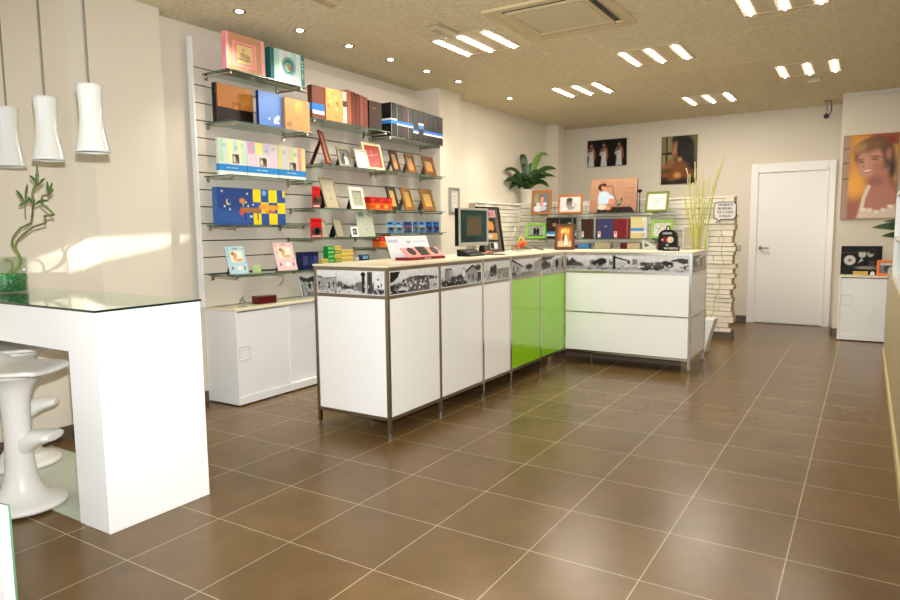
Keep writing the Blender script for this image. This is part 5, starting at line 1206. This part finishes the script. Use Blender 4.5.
paint('canvas_print', .538, .953, [('grad',(150,84,60),(176,104,50)),('rect',.12,.28,.5,1,(212,146,50),.10),('ell',.24,.40,.20,.14,(232,160,50),.12),('rect',.55,.72,1,1,(140,56,28),.10),('rect',.90,.45,1,.86,(206,150,60),.05),
   ('rect',.0,0,.12,1,(160,134,112),.03),('rect',0,.47,.12,.49,(110,88,72),.02),('rect',.0,.66,.12,.68,(110,88,72),.02),('rect',0,.84,.12,.855,(110,88,72),.02),
   ('ell',.88,.60,.10,.15,(52,32,26),.05),('poly',[(.52,.58),(.84,.60),(.86,.40),(1,.30),(1,0),(.30,0),(.36,.20),(.50,.36)],(178,112,86),.05),
   ('ell',.57,.76,.36,.205,(100,66,42),.05,-.1),('ell',.50,.685,.225,.175,(196,138,108),.04,-.12),('ell',.44,.57,.13,.085,(196,138,108),.05),
   ('ell',.48,.86,.26,.07,(126,88,54),.06,.25),('ell',.30,.84,.13,.05,(170,126,76),.05,.7),('ell',.83,.76,.05,.06,(176,110,84),.03),
   ('ell',.60,.735,.085,.010,(96,62,46),.02,-.12),('ell',.33,.705,.055,.009,(96,62,46),.02,.1),('ell',.59,.703,.055,.012,(62,50,52),.02,-.1),('ell',.345,.675,.042,.011,(62,50,52),.02,-.05),
   ('ell',.40,.625,.035,.016,(170,104,80),.03),('ell',.43,.66,.018,.05,(208,152,122),.03,.05),('ell',.465,.567,.085,.020,(176,88,78),.02,.12),('ell',.465,.570,.07,.010,(238,224,212),.012,.12),
   ('ell',.66,.60,.10,.08,(176,114,88),.07),('ell',.60,.44,.14,.05,(150,90,68),.08),('line',[(.50,.38),(.42,.25),(.38,.10)],.04,(222,204,178)),
   ('poly',[(.30,0),(.36,.12),(.5,.115),(.62,.075),(.78,.09),(1,.17),(1,0)],(214,196,170),.03),('ell',.42,.11,.05,.02,(236,222,200),.02),('ell',.54,.10,.05,.02,(236,222,200),.02),('ell',.66,.08,.05,.02,(236,222,200),.02),('ell',.78,.10,.05,.02,(236,222,200),.02),('ell',.90,.14,.05,.02,(236,222,200),.02),('noise',.05,40)], br, .0055, .35, y=-.0008, z0=.001, seed=9)
# things on the right cabinet
bw_ = thing('couple_canvas', 'black and white photo board of a couple on the right cabinet', 'photo', (1.515,6.98,.7465), 0)
MB().box(-.20,0,0,.20,.018,.325).build('board', M_black, bw_, rot=(-.08,0,0), loc=(0,0,.003))
paint('board_print', .398, .323, [('bg',(20,20,20)),('rect',.0,.75,.5,.8,(50,50,50),.05),('ell',.22,.50,.14,.17,(206,200,200),.04),('ell',.22,.50,.06,.06,(130,120,120),.04),('ell',.52,.72,.09,.13,(190,186,180),.04),('ell',.52,.84,.09,.06,(40,38,38),.04),('ell',.72,.74,.08,.12,(180,176,170),.04),('ell',.76,.82,.11,.10,(36,34,34),.05),('poly',[(.38,.15),(.45,.55),(.60,.6),(.70,.15)],(14,14,14),.04),('poly',[(.43,.40),(.50,.58),(.55,.50)],(190,190,186),.03),('poly',[(.68,.15),(.70,.5),(.82,.5),(.90,.15)],(60,58,58),.05),('ell',.62,.24,.22,.05,(150,146,140),.05)], bw_, .004, .6, y=-.0008, z0=.001, rot=(-.08,0,0), loc=(0,0,.003), seed=3)
MB().prism([(.045,.2),(.048,.2),(.10,.0005),(.09,.0005)], 'x', -.05, .05).build('easel_back', M_dark, bw_)
pframe('bright orange frame with a group photo on the right cabinet', .25,.175,(1.79,6.87,.7458),-.05,(232,120,30),[('bg',(110,110,110)),('noise',.5,7),('ell',.35,.45,.14,.3,(60,50,50),.06),('ell',.62,.35,.2,.22,(206,206,214),.08),('rect',0,.75,1,1,(196,196,190),.1)],bw=.028,lean=8)
yb_ = thing('gold_box', 'small golden yellow box in front of the couple photo', 'box', (1.515,6.90,.7458), .05)
MB().box(-.072,0,0,.072,.05,.032).build('body', cmat((206,170,76),.35), yb_, bevel=.002)
MB().box(-.074,-.002,.0325,.074,.052,.042).build('lid', cmat((222,190,100),.35), yb_, bevel=.002)
wb_ = tag(MB().box(-.02,0,0,.02,.03,.035).box(-.012,.003,.0355,.012,.027,.045).build('white_jar', cmat((232,230,224)), bevel=.003), 'tiny white jar between the golden box and the orange frame', 'jar'); wb_.location = (1.63,6.90,.7458)
# plant behind the display stand
lp2 = thing('calla_plant', 'green leaved plant with a pale yellow flower beyond the low partition', 'plant', (2.02,6.60,0))
MB().lathe([(.001,0),(.10,0),(.14,.32),(.145,.34),(.13,.34),(.125,.31),(.001,.30)], 28, caps=False).build('pot', cmat((120,80,60),.5), lp2, smooth=True)
for (dx, dy, tz, w_, mt) in ((-.43,-.12,1.31,.055,0),(-.34,-.10,1.22,.05,0),(-.33,-.16,1.37,.03,0),(-.04,-.05,.98,.06,0),(.1,.02,1.2,.05,0),(.2,-.03,1.0,.05,0),(-.10,-.04,.90,.045,0)):
    m = MB(); b0 = Vector((0,0,.31)); mid = Vector((dx*.15,dy,tz+.02)); tip = Vector((dx,dy,tz-.03))
    m.tube([b0, (dx*.03,0,.6), (dx*.12,dy,tz-.13)], .007, 6); blade(m, ((dx*.12,dy,tz-.13), mid, tip), w_, up=Vector((.1,-.9,.4))); m.build('leaf', M_lily if dx != -.16 else M_lily, lp2, smooth=True)
m = MB().tube([(0,0,.31),(-.06,0,.8),(-.14,0,1.29)], .005, 6); m.build('stem', M_lily2, lp2)
MB().lathe([(.006,1.22),(.02,1.27),(.05,1.32),(.062,1.325)], 18, c=(-.14,0,.06), caps=False).build('flower', cmat((236,214,130)), lp2, smooth=True)

# ================================================================== LIGHT
def lamp(name, kind, loc, energy, color=(1,1,1), rot=None, **kw):
    l = bpy.data.lights.new(name, kind); l.energy = energy; l.color = color
    for k_, v in kw.items(): setattr(l, k_, v)
    o = bpy.data.objects.new(name, l); COL.objects.link(o); o.location = loc
    if rot is not None: o.rotation_euler = rot
    return o
W = bpy.data.worlds.new('daylight'); SC.world = W; W.use_nodes = True
bg = W.node_tree.nodes['Background']; bg.inputs[0].default_value = (.86,.92,1.0,1); bg.inputs[1].default_value = 1.2
lamp('window_daylight', 'AREA', ((wx0+wx1)/2, YF-.2, 1.4), 8, (.95,.96,1), rot=(PI/2+.25,0,0), shape='RECTANGLE', size=1.95, size_y=2.2)
lamp('ceiling_fill', 'AREA', (2.2, YF+.12, 1.5), 26, (1,.97,.94), rot=(PI/2+.35,0,0), shape='RECTANGLE', size=1.7, size_y=2.1)  # fill lamp inside the room, added to brighten the ceiling
sun = lamp('low_sun', 'SUN', (0,-6,4), 3.6, (1,.99,.97), angle=math.radians(.5))
sun.rotation_euler = SUN.to_track_quat('-Z', 'Y').to_euler()

# camera
f_, yaw, pitch, roll = 662.9, -.5609, -.1052, -.011
C = Vector((1.562,-1.906,1.3064))
fw = Vector((math.sin(yaw)*math.cos(pitch), math.cos(yaw)*math.cos(pitch), math.sin(pitch)))
rt = Vector((math.cos(yaw), -math.sin(yaw), 0)); up = rt.cross(fw)
r2 = rt*math.cos(roll)+up*math.sin(roll); u2 = -rt*math.sin(roll)+up*math.cos(roll)
cam = bpy.data.cameras.new('camera'); co = bpy.data.objects.new('camera', cam); COL.objects.link(co)
co.matrix_world = Matrix(((r2.x,u2.x,-fw.x,C.x),(r2.y,u2.y,-fw.y,C.y),(r2.z,u2.z,-fw.z,C.z),(0,0,0,1)))
cam.sensor_width = 36; cam.lens = f_*36/900; cam.clip_start = .02
SC.camera = co
# camera flash, mounted above the lens
fl = lamp('camera_flash', 'SPOT', C+Vector((-.02,.03,.17)), 520, (.98,.99,1), spot_size=math.radians(100), spot_blend=.8, shadow_soft_size=.025)
fl.rotation_euler = fw.to_track_quat('-Z', 'Y').to_euler()

SC.view_settings.view_transform = 'Standard'; SC.view_settings.look = 'None'; SC.view_settings.gamma = 1; SC.view_settings.exposure = .34
SC.view_settings.use_curve_mapping = False
SC.cycles.use_denoising = True; SC.cycles.denoising_prefilter = 'ACCURATE'; SC.cycles.max_bounces = 8; SC.cycles.diffuse_bounces = 4; SC.cycles.glossy_bounces = 4; SC.cycles.transparent_max_bounces = 24
SC.cycles.sample_clamp_indirect = 1.5; SC.cycles.caustics_reflective = False; SC.cycles.caustics_refractive = False; SC.cycles.blur_glossy = 1.0
